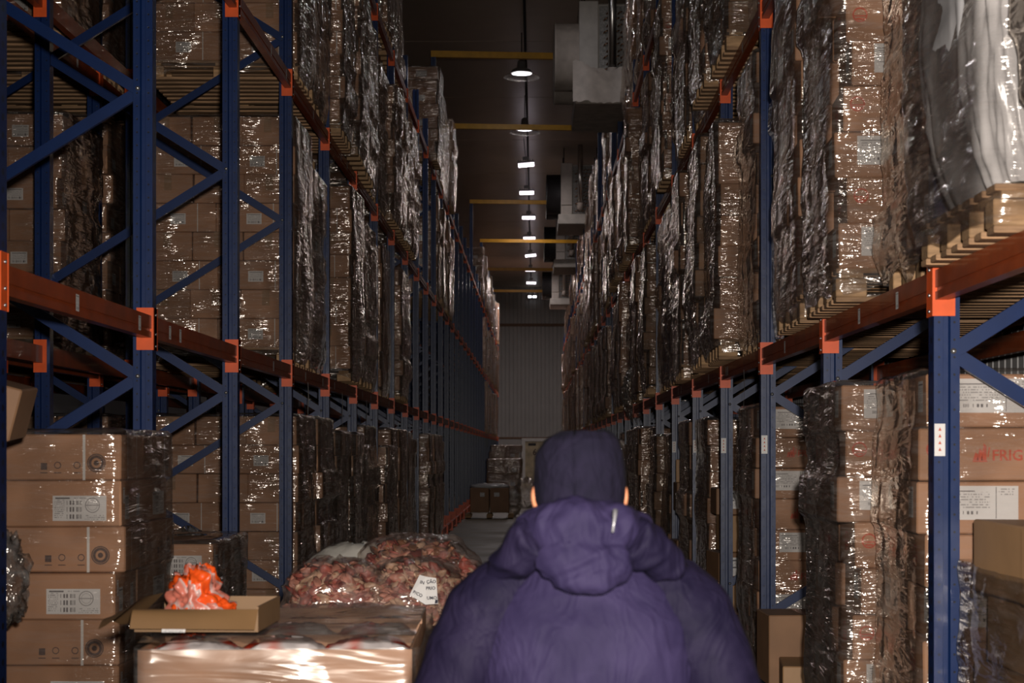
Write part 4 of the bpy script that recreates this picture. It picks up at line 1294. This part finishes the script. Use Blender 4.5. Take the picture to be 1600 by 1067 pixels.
b = MB(); b.grid(P); inst('top_film', b.mesh('top_film', M['film_bin']), bl)

# open tray with a hi-vis bundle in it
tray = empty('open_carton_tray', (-1.005, 5.22, BT+0.040), -0.02)
tag(tray, 'shallow open tan carton lying on the wrapped pallet top', 'carton')
b = MB(); w2, d2, hh, t = 0.185, 0.19, 0.075, 0.006
b.box(-w2, w2, -d2, d2, 0, 0.006)
b.box(-w2, w2, -d2, -d2+t, 0.006, hh*0.9); b.box(-w2, w2, d2-t, d2, 0.006, hh); b.box(w2-t, w2, -d2+t, d2-t, 0.006, hh)
inst('carton_body', b.mesh('carton_body', M['tray']), tray)
P = sheet_grid(12, 6, lambda u, v: (-w2-0.10*v-0.02*math.sin(u*3), -d2+2*d2*u-0.03*v, 0.01+hh*(1-v)**1.2+0.02*math.sin(u*5)*v))
b = MB(); b.grid(P); inst('flap', b.mesh('flap', M['tray']), tray)
P = sheet_grid(14, 6, lambda u, v: (-w2+2*w2*u, -d2-0.055*v, hh*0.9-0.055*v+0.02*(1-u)*math.sin(v*3)))
b = MB(); b.grid(P); inst('flap', b.mesh('flap', M['tray']), tray)
b = MB(); b.quad((-0.09, -d2-0.058, 0.005), (-0.02, -d2-0.058, 0.005), (-0.02, -d2-0.050, 0.016), (-0.09, -d2-0.050, 0.016), 0, True)
inst('shipping_label', b.mesh('shipping_label', M['label_small']), tray)
def hivis_mat():
    m, nt, b = new_mat('hi_vis_orange'); L = nt.links
    tc = N(nt, 'ShaderNodeTexCoord'); wv = N(nt, 'ShaderNodeTexWave'); wv.inputs['Scale'].default_value = 4.2; wv.inputs['Distortion'].default_value = 5.0; wv.bands_direction = 'DIAGONAL'
    L.new(tc.outputs['Object'], wv.inputs['Vector'])
    cr = N(nt, 'ShaderNodeValToRGB'); e = cr.color_ramp.elements
    e[0].position = 0.55; e[0].color = (0.75, 0.085, 0.01, 1); e[1].position = 0.60; e[1].color = (0.50, 0.42, 0.39, 1)
    x = e.new(0.9); x.color = (0.55, 0.16, 0.11, 1)
    L.new(wv.outputs[0], cr.inputs[0]); L.new(cr.outputs[0], b.inputs['Base Color'])
    b.inputs['Roughness'].default_value = 0.35
    return m
M['hivis'] = hivis_mat()
hv = empty('hi_vis_bundle', (-1.03, 5.24, BT+0.048)); tag(hv, 'crumpled orange and silver hi-vis vest in the open carton', 'garment')
mound('fabric', (0.062, 0.066, 0.078), 401, 'hivis', hv, (-0.02, 0.0, 0.066), 0.4, 40, 64, 0.9, 4.0)
mound('fabric', (0.05, 0.05, 0.032), 403, 'hivis', hv, (0.055, -0.03, 0.034), 0.9, 30, 44, 0.9, 3.0)

# ================================================================== BAGS OF MEAT TRIMMINGS
def chunk_meshlets(seed):
    r = random.Random(seed); bm = bmesh.new(); bmesh.ops.create_icosphere(bm, subdivisions=2, radius=1.0)
    vs_ = [Vector(v.co) for v in bm.verts]; fs = [tuple(v.index for v in f.verts) for f in bm.faces]; bm.free()
    k = [Vector((r.uniform(-3, 3), r.uniform(-3, 3), r.uniform(-3, 3))) for _ in range(3)]
    out = [v*(1+0.34*math.sin(k[0].dot(v))+0.24*math.sin(k[1].dot(v)+1)+0.18*math.sin(2*k[2].dot(v))) for v in vs_]
    return out, fs
CH = [chunk_meshlets(i) for i in range(6)]
M['meat0'] = simple('meat_red', (0.36, 0.085, 0.06), 0.5, var=0.4, nscale=30)
M['meat1'] = simple('meat_pink', (0.52, 0.22, 0.155), 0.5, var=0.35, nscale=30)
M['meat2'] = simple('fat_cream', (0.60, 0.38, 0.25), 0.5, var=0.25, nscale=30)
M['meat3'] = simple('meat_dark', (0.22, 0.04, 0.03), 0.35, var=0.3, nscale=30)
M['meat4'] = simple('meat_brown', (0.30, 0.13, 0.07), 0.4, var=0.35, nscale=30)
def meat_bag(loc, sc, seed, label, tone=(3, 4, 4, 1, 0), n=150, film='film_bag', white=False):
    r = random.Random(seed)
    root = empty('meat_bag', loc, r.uniform(-0.3, 0.3)); tag(root, label, 'meat bag', 'bags of meat trimmings on the aisle pallet')
    mb = MB(); rs = np.random.RandomState(seed)
    for i in range(n):
        zc = r.uniform(-0.75, 1.0); a = r.uniform(0, 2*math.pi); q = math.sqrt(max(0, 1-zc*zc))**0.7
        rad = r.uniform(0.80, 0.95)
        c = Vector((sc[0]*rad*q*math.cos(a), sc[1]*rad*q*math.sin(a), sc[2]*rad*zc))
        s = r.uniform(0.011, 0.026); ss = Vector((s*r.uniform(0.9, 2.4), s*r.uniform(0.6, 1.3), s*r.uniform(0.25, 0.65)))
        rm = Matrix.Rotation(r.uniform(0, 6.28), 3, 'Z') @ Matrix.Rotation(r.uniform(-0.9, 0.9), 3, 'X') @ Matrix.Rotation(r.uniform(-0.9, 0.9), 3, 'Y')
        vs_, fs = CH[r.randrange(6)]; n0 = len(mb.v)
        mb.v += [tuple(c + rm @ Vector((v.x*ss.x, v.y*ss.y, v.z*ss.z))) for v in vs_]
        m = r.choices(range(5), tone)[0]
        for f in fs: mb.f.append(tuple(n0+j for j in f)); mb.m.append(m); mb.smooth.append(True)
    mb.lathe([(max(1e-3, sc[0]*0.78*math.cos(t)), sc[2]*0.78*math.sin(t)) for t in np.linspace(-1.5, 1.5, 12)], n=20, m=3)
    o = inst('meat_chunks', mb.mesh('meat_chunks', *[M['meat%d' % k] for k in range(5)]), root); o['kind'] = 'stuff'
    mound('bag_film', (sc[0]*1.06, sc[1]*1.06, sc[2]*1.05), seed+7, film, root, (0, 0, 0), 0, 34, 60, 0.85)
    return root
mp = empty('meat_pallet', (-0.72, 7.75, 0)); tag(mp, 'wooden pallet under the heap of meat bags in the aisle', 'pallet')
p = inst('pallet', PBLOCK, mp, (0, 0, 0), (0, 0, math.pi/2), (1.0, 0.85, 1))
for i in range(7):
    inst('deck_board', BOARD, p, (0, -0.45+0.15*i, 0.128)); inst('bottom_board', BOARD, p, (0, -0.45+0.15*i, 0), (0, 0, 0), (1, 0.8, 1))
pos = ['near left', 'near right', 'middle left', 'middle right', 'far left', 'far right']
for l, z in enumerate((0.34, 0.72)):
    for i in range(6):
        X = -0.72+(-0.21 if i % 2 == 0 else 0.21); Y = 7.33+0.42*(i//2)
        meat_bag((X, Y, z), (0.23, 0.23, 0.20), 500+l*10+i, '%s bag of pink trimmings, %s layer under the heap' % (pos[i], ('bottom', 'second')[l]), n=160)
meat_bag((-0.86, 7.36, 1.05), (0.205, 0.22, 0.165), 520, 'clear bag of red and pink meat trimmings, left in the heap', (5, 5, 3, 2, 1), 620)
meat_bag((-0.53, 7.38, 1.045), (0.19, 0.22, 0.165), 521, 'clear bag of pale meat trimmings behind the white paper sign', (3, 5, 5, 1, 0), 620)
meat_bag((-0.56, 7.95, 1.10), (0.26, 0.27, 0.185), 522, 'large bag of brownish meat on top at the back of heap', (2, 2, 1, 2, 7), 620)
meat_bag((-0.34, 7.75, 1.00), (0.17, 0.24, 0.17), 523, 'meat bag at the right side of the heap beside the person', (4, 4, 4, 1, 1), 480)
M['white_bag'] = simple('white_bag', (0.48, 0.45, 0.40), 0.4, var=0.12, nscale=8, bstr=0.3)
wb = empty('white_plastic_sack', (-0.86, 8.10, 1.07)); tag(wb, 'pale plastic sack lying behind the left meat bag', 'sack')
mound('sack_body', (0.24, 0.20, 0.17), 530, 'white_bag', wb, (0, 0, 0.0), 0.2)
wb2 = empty('white_plastic_sack', (-0.29, 8.15, 0.98)); tag(wb2, 'pale sack edge showing right of the brownish meat bag', 'sack')
mound('sack_body', (0.14, 0.20, 0.16), 533, 'white_bag', wb2, (0, 0, 0.0), -0.2)
# folded paper sign
sg = empty('paper_sign', px3(663, 921, 7.12)); tag(sg, 'folded white paper sign with black capitals on meat bag', 'sign')
b = MB(); b.quad((-0.062, -0.006, -0.022), (0.006, -0.02, -0.062), (0.010, -0.012, 0.055), (-0.020, 0.0, 0.062)); b.quad((0.006, -0.02, -0.062), (0.058, 0.0, -0.060), (0.050, 0.005, 0.048), (0.010, -0.012, 0.055))
paper = inst('paper', b.mesh('paper', M['sticker']), sg)
M['ink'] = simple('ink_navy', (0.012, 0.012, 0.03), 0.6)
for txt, loc, rz, rx in (('IN', (-0.018, -0.021, 0.028), 0.25, -0.2), ('P/CO', (-0.048, -0.021, -0.012), 0.45, -0.2), ('ÇÃO', (0.010, -0.022, 0.028), 0.0, 0.3), ('PRIO', (0.008, -0.024, 0.001), 0.0, 0.3), ('UMO', (0.012, -0.025, -0.040), 0.0, 0.3)):
    tm = text_mesh('lettering', txt, 0.019, M['ink'])
    inst('lettering', tm, sg, loc, (R(90), rz if rz else 0, rx))
b = MB(); b.quad((0.044, -0.0065, -0.0585), (0.057, -0.0015, -0.0575), (0.052, 0.0035, 0.01), (0.0505, 0.002, -0.02)); inst('navy_corner', b.mesh('navy_corner', M['ink']), sg)  # dark navy patch on the paper's lower right corner

# ================================================================== FURTHER DOWN THE AISLE
fp = empty('carton_pallet', (-1.14, 42.6, 0)); tag(fp, 'pallet with two large brown cartons under white sheet, far left aisle', 'pallet load')
pallet(fp, boards=False)
for xx in (-0.25, 0.25):
    b = MB(); b.cbox(-0.235, 0.235, -0.3, 0.3, 0, 0.62, 0.01); c = inst('carton', b.mesh('carton', M['carton_dark']), fp, (xx, 0, PH))
    b = MB(); rect(b, frames(0.47, 0.6, 0.62)['front'], 0.25 if xx < 0 else 0.10, 0.36 if xx < 0 else 0.23, 0.40, 0.50, 0, True); inst('shipping_label', b.mesh('shipping_label', M['label_small']), c)
mound('white_sheet', (0.46, 0.34, 0.07), 610, 'sack', fp, (0.0, 0.05, PH+0.65))
def floor_load(p, loc, rz, label):
    o = inst('wrapped_pallet_load', PROTO[p]['far'], None, loc, (0, 0, rz)); tag(o, label, 'pallet load', 'wrapped loads standing in the aisle')
floor_load(P_BROWN6, (-0.95, 52.0, 0), math.pi/2, 'wrapped brown cartons standing behind the white-sheeted far pallet')
floor_load(P_BROWN9, (-1.0, 58.0, 0), math.pi/2, 'taller dark wrapped carton stack far down the left aisle')
clump('film_heap', (-0.25, 50.0, 0.42), (0.30, 0.4, 0.42), 620, 'dark heap of film and scraps far down the aisle', 'film_clump')
clump('film_heap', (-0.55, 43.2, 0.34), (0.18, 0.25, 0.3), 622, 'pale film bundle beside the white-sheeted far pallet', 'film_clump')

# ================================================================== PERSON
def fabric(name, c0, c1, rough=0.55, sheen=0.3, nscale=9):
    m, nt, b = new_mat(name); L = nt.links
    tc = N(nt, 'ShaderNodeTexCoord')
    n1 = N(nt, 'ShaderNodeTexNoise'); n1.inputs['Scale'].default_value = nscale; n1.inputs['Detail'].default_value = 5; n1.inputs['Distortion'].default_value = 0.6
    n2 = N(nt, 'ShaderNodeTexNoise'); n2.inputs['Scale'].default_value = 260
    L.new(tc.outputs['Object'], n1.inputs['Vector']); L.new(tc.outputs['Object'], n2.inputs['Vector'])
    cr = N(nt, 'ShaderNodeValToRGB'); cr.color_ramp.elements[0].position = 0.35; cr.color_ramp.elements[1].position = 0.68
    cr.color_ramp.elements[0].color = (*c0, 1); cr.color_ramp.elements[1].color = (*c1, 1)
    L.new(n1.outputs[0], cr.inputs[0]); L.new(cr.outputs[0], b.inputs['Base Color'])
    b.inputs['Roughness'].default_value = rough
    b.inputs['Sheen Weight'].default_value = sheen
    b.inputs['Sheen Roughness'].default_value = 0.4
    b.inputs['Specular IOR Level'].default_value = 0.12
    ad = N(nt, 'ShaderNodeMath', operation='MULTIPLY_ADD'); ad.inputs[1].default_value = 0.08
    L.new(n2.outputs[0], ad.inputs[0]); L.new(n1.outputs[0], ad.inputs[2])
    mpc = N(nt, 'ShaderNodeMapping'); mpc.inputs['Scale'].default_value = (9, 9, 5); mpc.inputs['Rotation'].default_value = (0.3, 0.5, 0)
    L.new(tc.outputs['Object'], mpc.inputs[0])
    n3 = N(nt, 'ShaderNodeTexNoise'); n3.inputs['Scale'].default_value = 1.0; n3.inputs['Detail'].default_value = 2; n3.inputs['Distortion'].default_value = 2.0
    L.new(mpc.outputs[0], n3.inputs['Vector'])
    sb = N(nt, 'ShaderNodeMath', operation='SUBTRACT'); sb.inputs[1].default_value = 0.5; L.new(n3.outputs[0], sb.inputs[0])
    ab = N(nt, 'ShaderNodeMath', operation='ABSOLUTE'); L.new(sb.outputs[0], ab.inputs[0])
    a2 = N(nt, 'ShaderNodeMath', operation='MULTIPLY_ADD'); a2.inputs[1].default_value = -3.0; L.new(ab.outputs[0], a2.inputs[0]); L.new(ad.outputs[0], a2.inputs[2])
    bump(nt, b, a2.outputs[0], 0.4, 0.012)
    return m
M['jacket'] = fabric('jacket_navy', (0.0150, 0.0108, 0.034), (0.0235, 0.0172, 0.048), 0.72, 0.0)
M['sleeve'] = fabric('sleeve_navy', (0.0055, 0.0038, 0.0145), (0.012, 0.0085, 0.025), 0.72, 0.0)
M['beanie'] = fabric('beanie_navy', (0.006, 0.005, 0.012), (0.009, 0.007, 0.017), 0.9, 0.0, 20)
M['trousers'] = fabric('trousers_navy', (0.010, 0.009, 0.022), (0.016, 0.014, 0.03), 0.7, 0.1)
person = empty('person', (0.113, 3.60, 0)); tag(person, 'person in navy hooded jacket and beanie walking away down the aisle', 'person')
def ell(mb, c, r, n=20, k=14):
    P = np.zeros((k, n, 3)); th = np.linspace(0, 2*np.pi, n, endpoint=False)
    for i in range(k):
        ph = math.pi*i/(k-1); q = max(math.sin(ph), 1e-3)
        P[i, :, 0] = c[0]+r[0]*q*np.cos(th); P[i, :, 1] = c[1]+r[1]*q*np.sin(th); P[i, :, 2] = c[2]-r[2]*math.cos(ph)
    mb.grid(P, 0, True)
    n0 = len(mb.v)-k*n
    mb.f.append(tuple(n0+j for j in range(n))[::-1]); mb.m.append(0); mb.smooth.append(True)
    mb.f.append(tuple(n0+(k-1)*n+j for j in range(n))); mb.m.append(0); mb.smooth.append(True)
def loft(mb, rings, n=28, e=0.85):
    """rings: (cx, cy, cz, rx, ry)"""
    P = np.zeros((len(rings), n, 3)); th = np.linspace(0, 2*np.pi, n, endpoint=False)
    c, s = np.cos(th), np.sin(th); c = np.sign(c)*np.abs(c)**e; s = np.sign(s)*np.abs(s)**e
    for i, (x, y, z, rx, ry) in enumerate(rings):
        P[i, :, 0] = x+rx*c; P[i, :, 1] = y+ry*s; P[i, :, 2] = z
    n0 = len(mb.v); mb.grid(P, 0, True)
    mb.f.append(tuple(n0+j for j in range(n))[::-1]); mb.m.append(0); mb.smooth.append(True)
    mb.f.append(tuple(n0+(len(rings)-1)*n+j for j in range(n))); mb.m.append(0); mb.smooth.append(True)
HX = -0.018    # head sits a little left of the body's middle
# body (head, neck, hands) as one continuous skin surface
b = MB()
ell(b, (HX, 0.02, 1.625), (0.078, 0.098, 0.112)); ell(b, (HX, 0.055, 1.56), (0.058, 0.06, 0.065))
b.tube([(0, 0.0, 1.40), (HX, 0.01, 1.58)], [0.062, 0.058], 14)
b.tube([(HX, 0.112, 1.63), (HX, 0.135, 1.595), (HX, 0.118, 1.585)], [0.010, 0.016, 0.014], 8)     # nose
ell(b, (HX, 0.105, 1.548), (0.026, 0.012, 0.009))                                                 # mouth
for s in (-1, 1):
    ell(b, (HX+s*0.030, 0.103, 1.637), (0.014, 0.010, 0.010))                                     # eyes
    ell(b, (HX+s*0.088, 0.005, 1.597), (0.014, 0.022, 0.034))                                     # ears
    ell(b, (HX+s*0.096, -0.004, 1.603), (0.008, 0.016, 0.024))
    # forearm end, palm and five curled fingers
    wx, wy, wz = s*0.255, 0.34, 1.03
    b.tube([(s*0.29, 0.16, 1.07), (wx, wy, wz)], [0.04, 0.03], 12)
    ell(b, (wx-s*0.012, wy+0.055, wz-0.006), (0.040, 0.052, 0.018))
    for i, ln in enumerate((0.070, 0.080, 0.075, 0.058)):
        fx = wx-s*0.012+s*(0.030-0.020*i)
        b.tube([(fx, wy+0.085, wz-0.004), (fx, wy+0.085+ln*0.45, wz+0.002), (fx, wy+0.085+ln*0.75, wz-0.022), (fx, wy+0.085+ln*0.65, wz-0.045)], [0.0095, 0.009, 0.0085, 0.007], 8)
    b.tube([(wx-s*0.03, wy+0.03, wz-0.006), (wx-s*0.066, wy+0.065, wz-0.014), (wx-s*0.064, wy+0.098, wz-0.024)], [0.013, 0.011, 0.009], 8)
inst('body', remesh(b, 0.0055, 'body', M['skin'], 2), person)
def wr(fr, amp, seed):
    def f(co):
        a = vnoise(co[:, 0]*fr+co[:, 1]*fr*0.7, co[:, 2]*fr*0.9+co[:, 0]*fr*0.4, seed); c = vnoise(co[:, 2]*fr*2.3-co[:, 0]*fr, co[:, 1]*fr*2+co[:, 0]*fr*1.5, seed+1)
        return amp*((1-np.abs(2*a-1))-0.5)+amp*0.5*((1-np.abs(2*c-1))-0.5)
    return f
# jacket torso
b = MB()
loft(b, [(0, 0, 0.80, 0.215, 0.155), (0, 0, 0.95, 0.225, 0.16), (0, 0, 1.10, 0.235, 0.165), (0, 0, 1.24, 0.235, 0.165), (0, 0, 1.34, 0.225, 0.152), (0, 0.005, 1.41, 0.185, 0.125), (0, 0.01, 1.46, 0.125, 0.105), (HX*0.6, 0.015, 1.51, 0.098, 0.095), (HX, 0.02, 1.545, 0.092, 0.09)])
inst('jacket', remesh(b, 0.010, 'jacket', M['jacket'], 5, wr(9, 0.006, 701)), person)
# raglan sleeves
for s in (-1, 1):
    b = MB()
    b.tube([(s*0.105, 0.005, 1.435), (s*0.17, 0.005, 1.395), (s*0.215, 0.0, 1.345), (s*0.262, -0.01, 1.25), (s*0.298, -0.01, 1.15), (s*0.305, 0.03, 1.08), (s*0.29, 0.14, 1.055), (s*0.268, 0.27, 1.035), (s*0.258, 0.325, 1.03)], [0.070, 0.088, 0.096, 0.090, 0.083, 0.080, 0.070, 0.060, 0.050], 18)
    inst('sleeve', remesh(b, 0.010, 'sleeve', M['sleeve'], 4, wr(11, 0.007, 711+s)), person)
# hood lying on the back, collar wings
b = MB()
ell(b, (HX*0.7, -0.088, 1.530), (0.112, 0.070, 0.074)); ell(b, (HX*0.7, -0.122, 1.468), (0.104, 0.050, 0.058)); ell(b, (HX*0.7, -0.140, 1.432), (0.070, 0.034, 0.028))
for s in (-1, 1):
    b.tube([(HX*0.7+s*0.055, -0.110, 1.545), (HX*0.7+s*0.105, -0.05, 1.535), (HX*0.7+s*0.120, 0.02, 1.505), (HX+s*0.10, 0.10, 1.47)], [0.045, 0.040, 0.036, 0.03], 14)
hood = inst('hood', remesh(b, 0.007, 'hood', M['jacket'], 5, wr(16, 0.013, 721)), person)
for s in (-1, 1):
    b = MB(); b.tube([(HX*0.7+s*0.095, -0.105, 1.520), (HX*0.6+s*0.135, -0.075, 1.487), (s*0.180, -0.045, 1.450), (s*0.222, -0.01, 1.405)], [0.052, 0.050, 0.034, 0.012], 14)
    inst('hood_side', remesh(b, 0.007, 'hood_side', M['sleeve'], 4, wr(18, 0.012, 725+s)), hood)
b = MB(); b.tube([(0.050, -0.160, 1.578), (0.048, -0.174, 1.560), (0.044, -0.182, 1.535)], [0.006, 0.003, 0.0022], 8); inst('drawcord_toggle', b.mesh('drawcord_toggle', M['lamp_body']), hood)
# beanie
b = MB()
loft(b, [(HX, 0.010, 1.578, 0.094, 0.108), (HX, 0.010, 1.60, 0.0985, 0.112), (HX, 0.008, 1.655, 0.098, 0.112), (HX, 0.006, 1.695, 0.093, 0.106), (HX+0.004, 0.004, 1.725, 0.078, 0.090), (HX+0.012, 0.002, 1.742, 0.052, 0.060)], 28, 0.95)
ell(b, (HX+0.045, -0.005, 1.722), (0.028, 0.03, 0.024))
bn = inst('beanie', remesh(b, 0.006, 'beanie', M['beanie'], 3, wr(16, 0.003, 731)), person)
b = MB(); b.tube([(HX-0.012, -0.105, 1.59), (HX-0.014, -0.107, 1.65), (HX-0.015, -0.098, 1.705), (HX-0.012, -0.06, 1.742)], 0.0028, 6); inst('seam', b.mesh('seam', M['beanie']), bn)
# trousers and boots
b = MB()
loft(b, [(0, 0, 0.72, 0.18, 0.13), (0, 0, 0.86, 0.20, 0.14), (0, 0, 0.98, 0.195, 0.14)])
for s, f in ((-1, 0.10), (1, -0.08)):
    b.tube([(s*0.09, 0, 0.84), (s*0.10, f*0.6+0.02, 0.48), (s*0.105, f, 0.10)], [0.100, 0.078, 0.066], 16)
inst('trousers', remesh(b, 0.011, 'trousers', M['trousers'], 4, wr(10, 0.010, 741)), person)
for s, f in ((-1, 0.10), (1, -0.08)):
    b = MB(); loft(b, [(s*0.105, f+0.05, 0.0, 0.050, 0.14), (s*0.105, f+0.05, 0.03, 0.053, 0.145), (s*0.105, f+0.04, 0.075, 0.048, 0.12), (s*0.105, f, 0.13, 0.050, 0.06), (s*0.105, f, 0.24, 0.056, 0.06)])
    inst('boot', b.mesh('boot', M['rubber']), person)
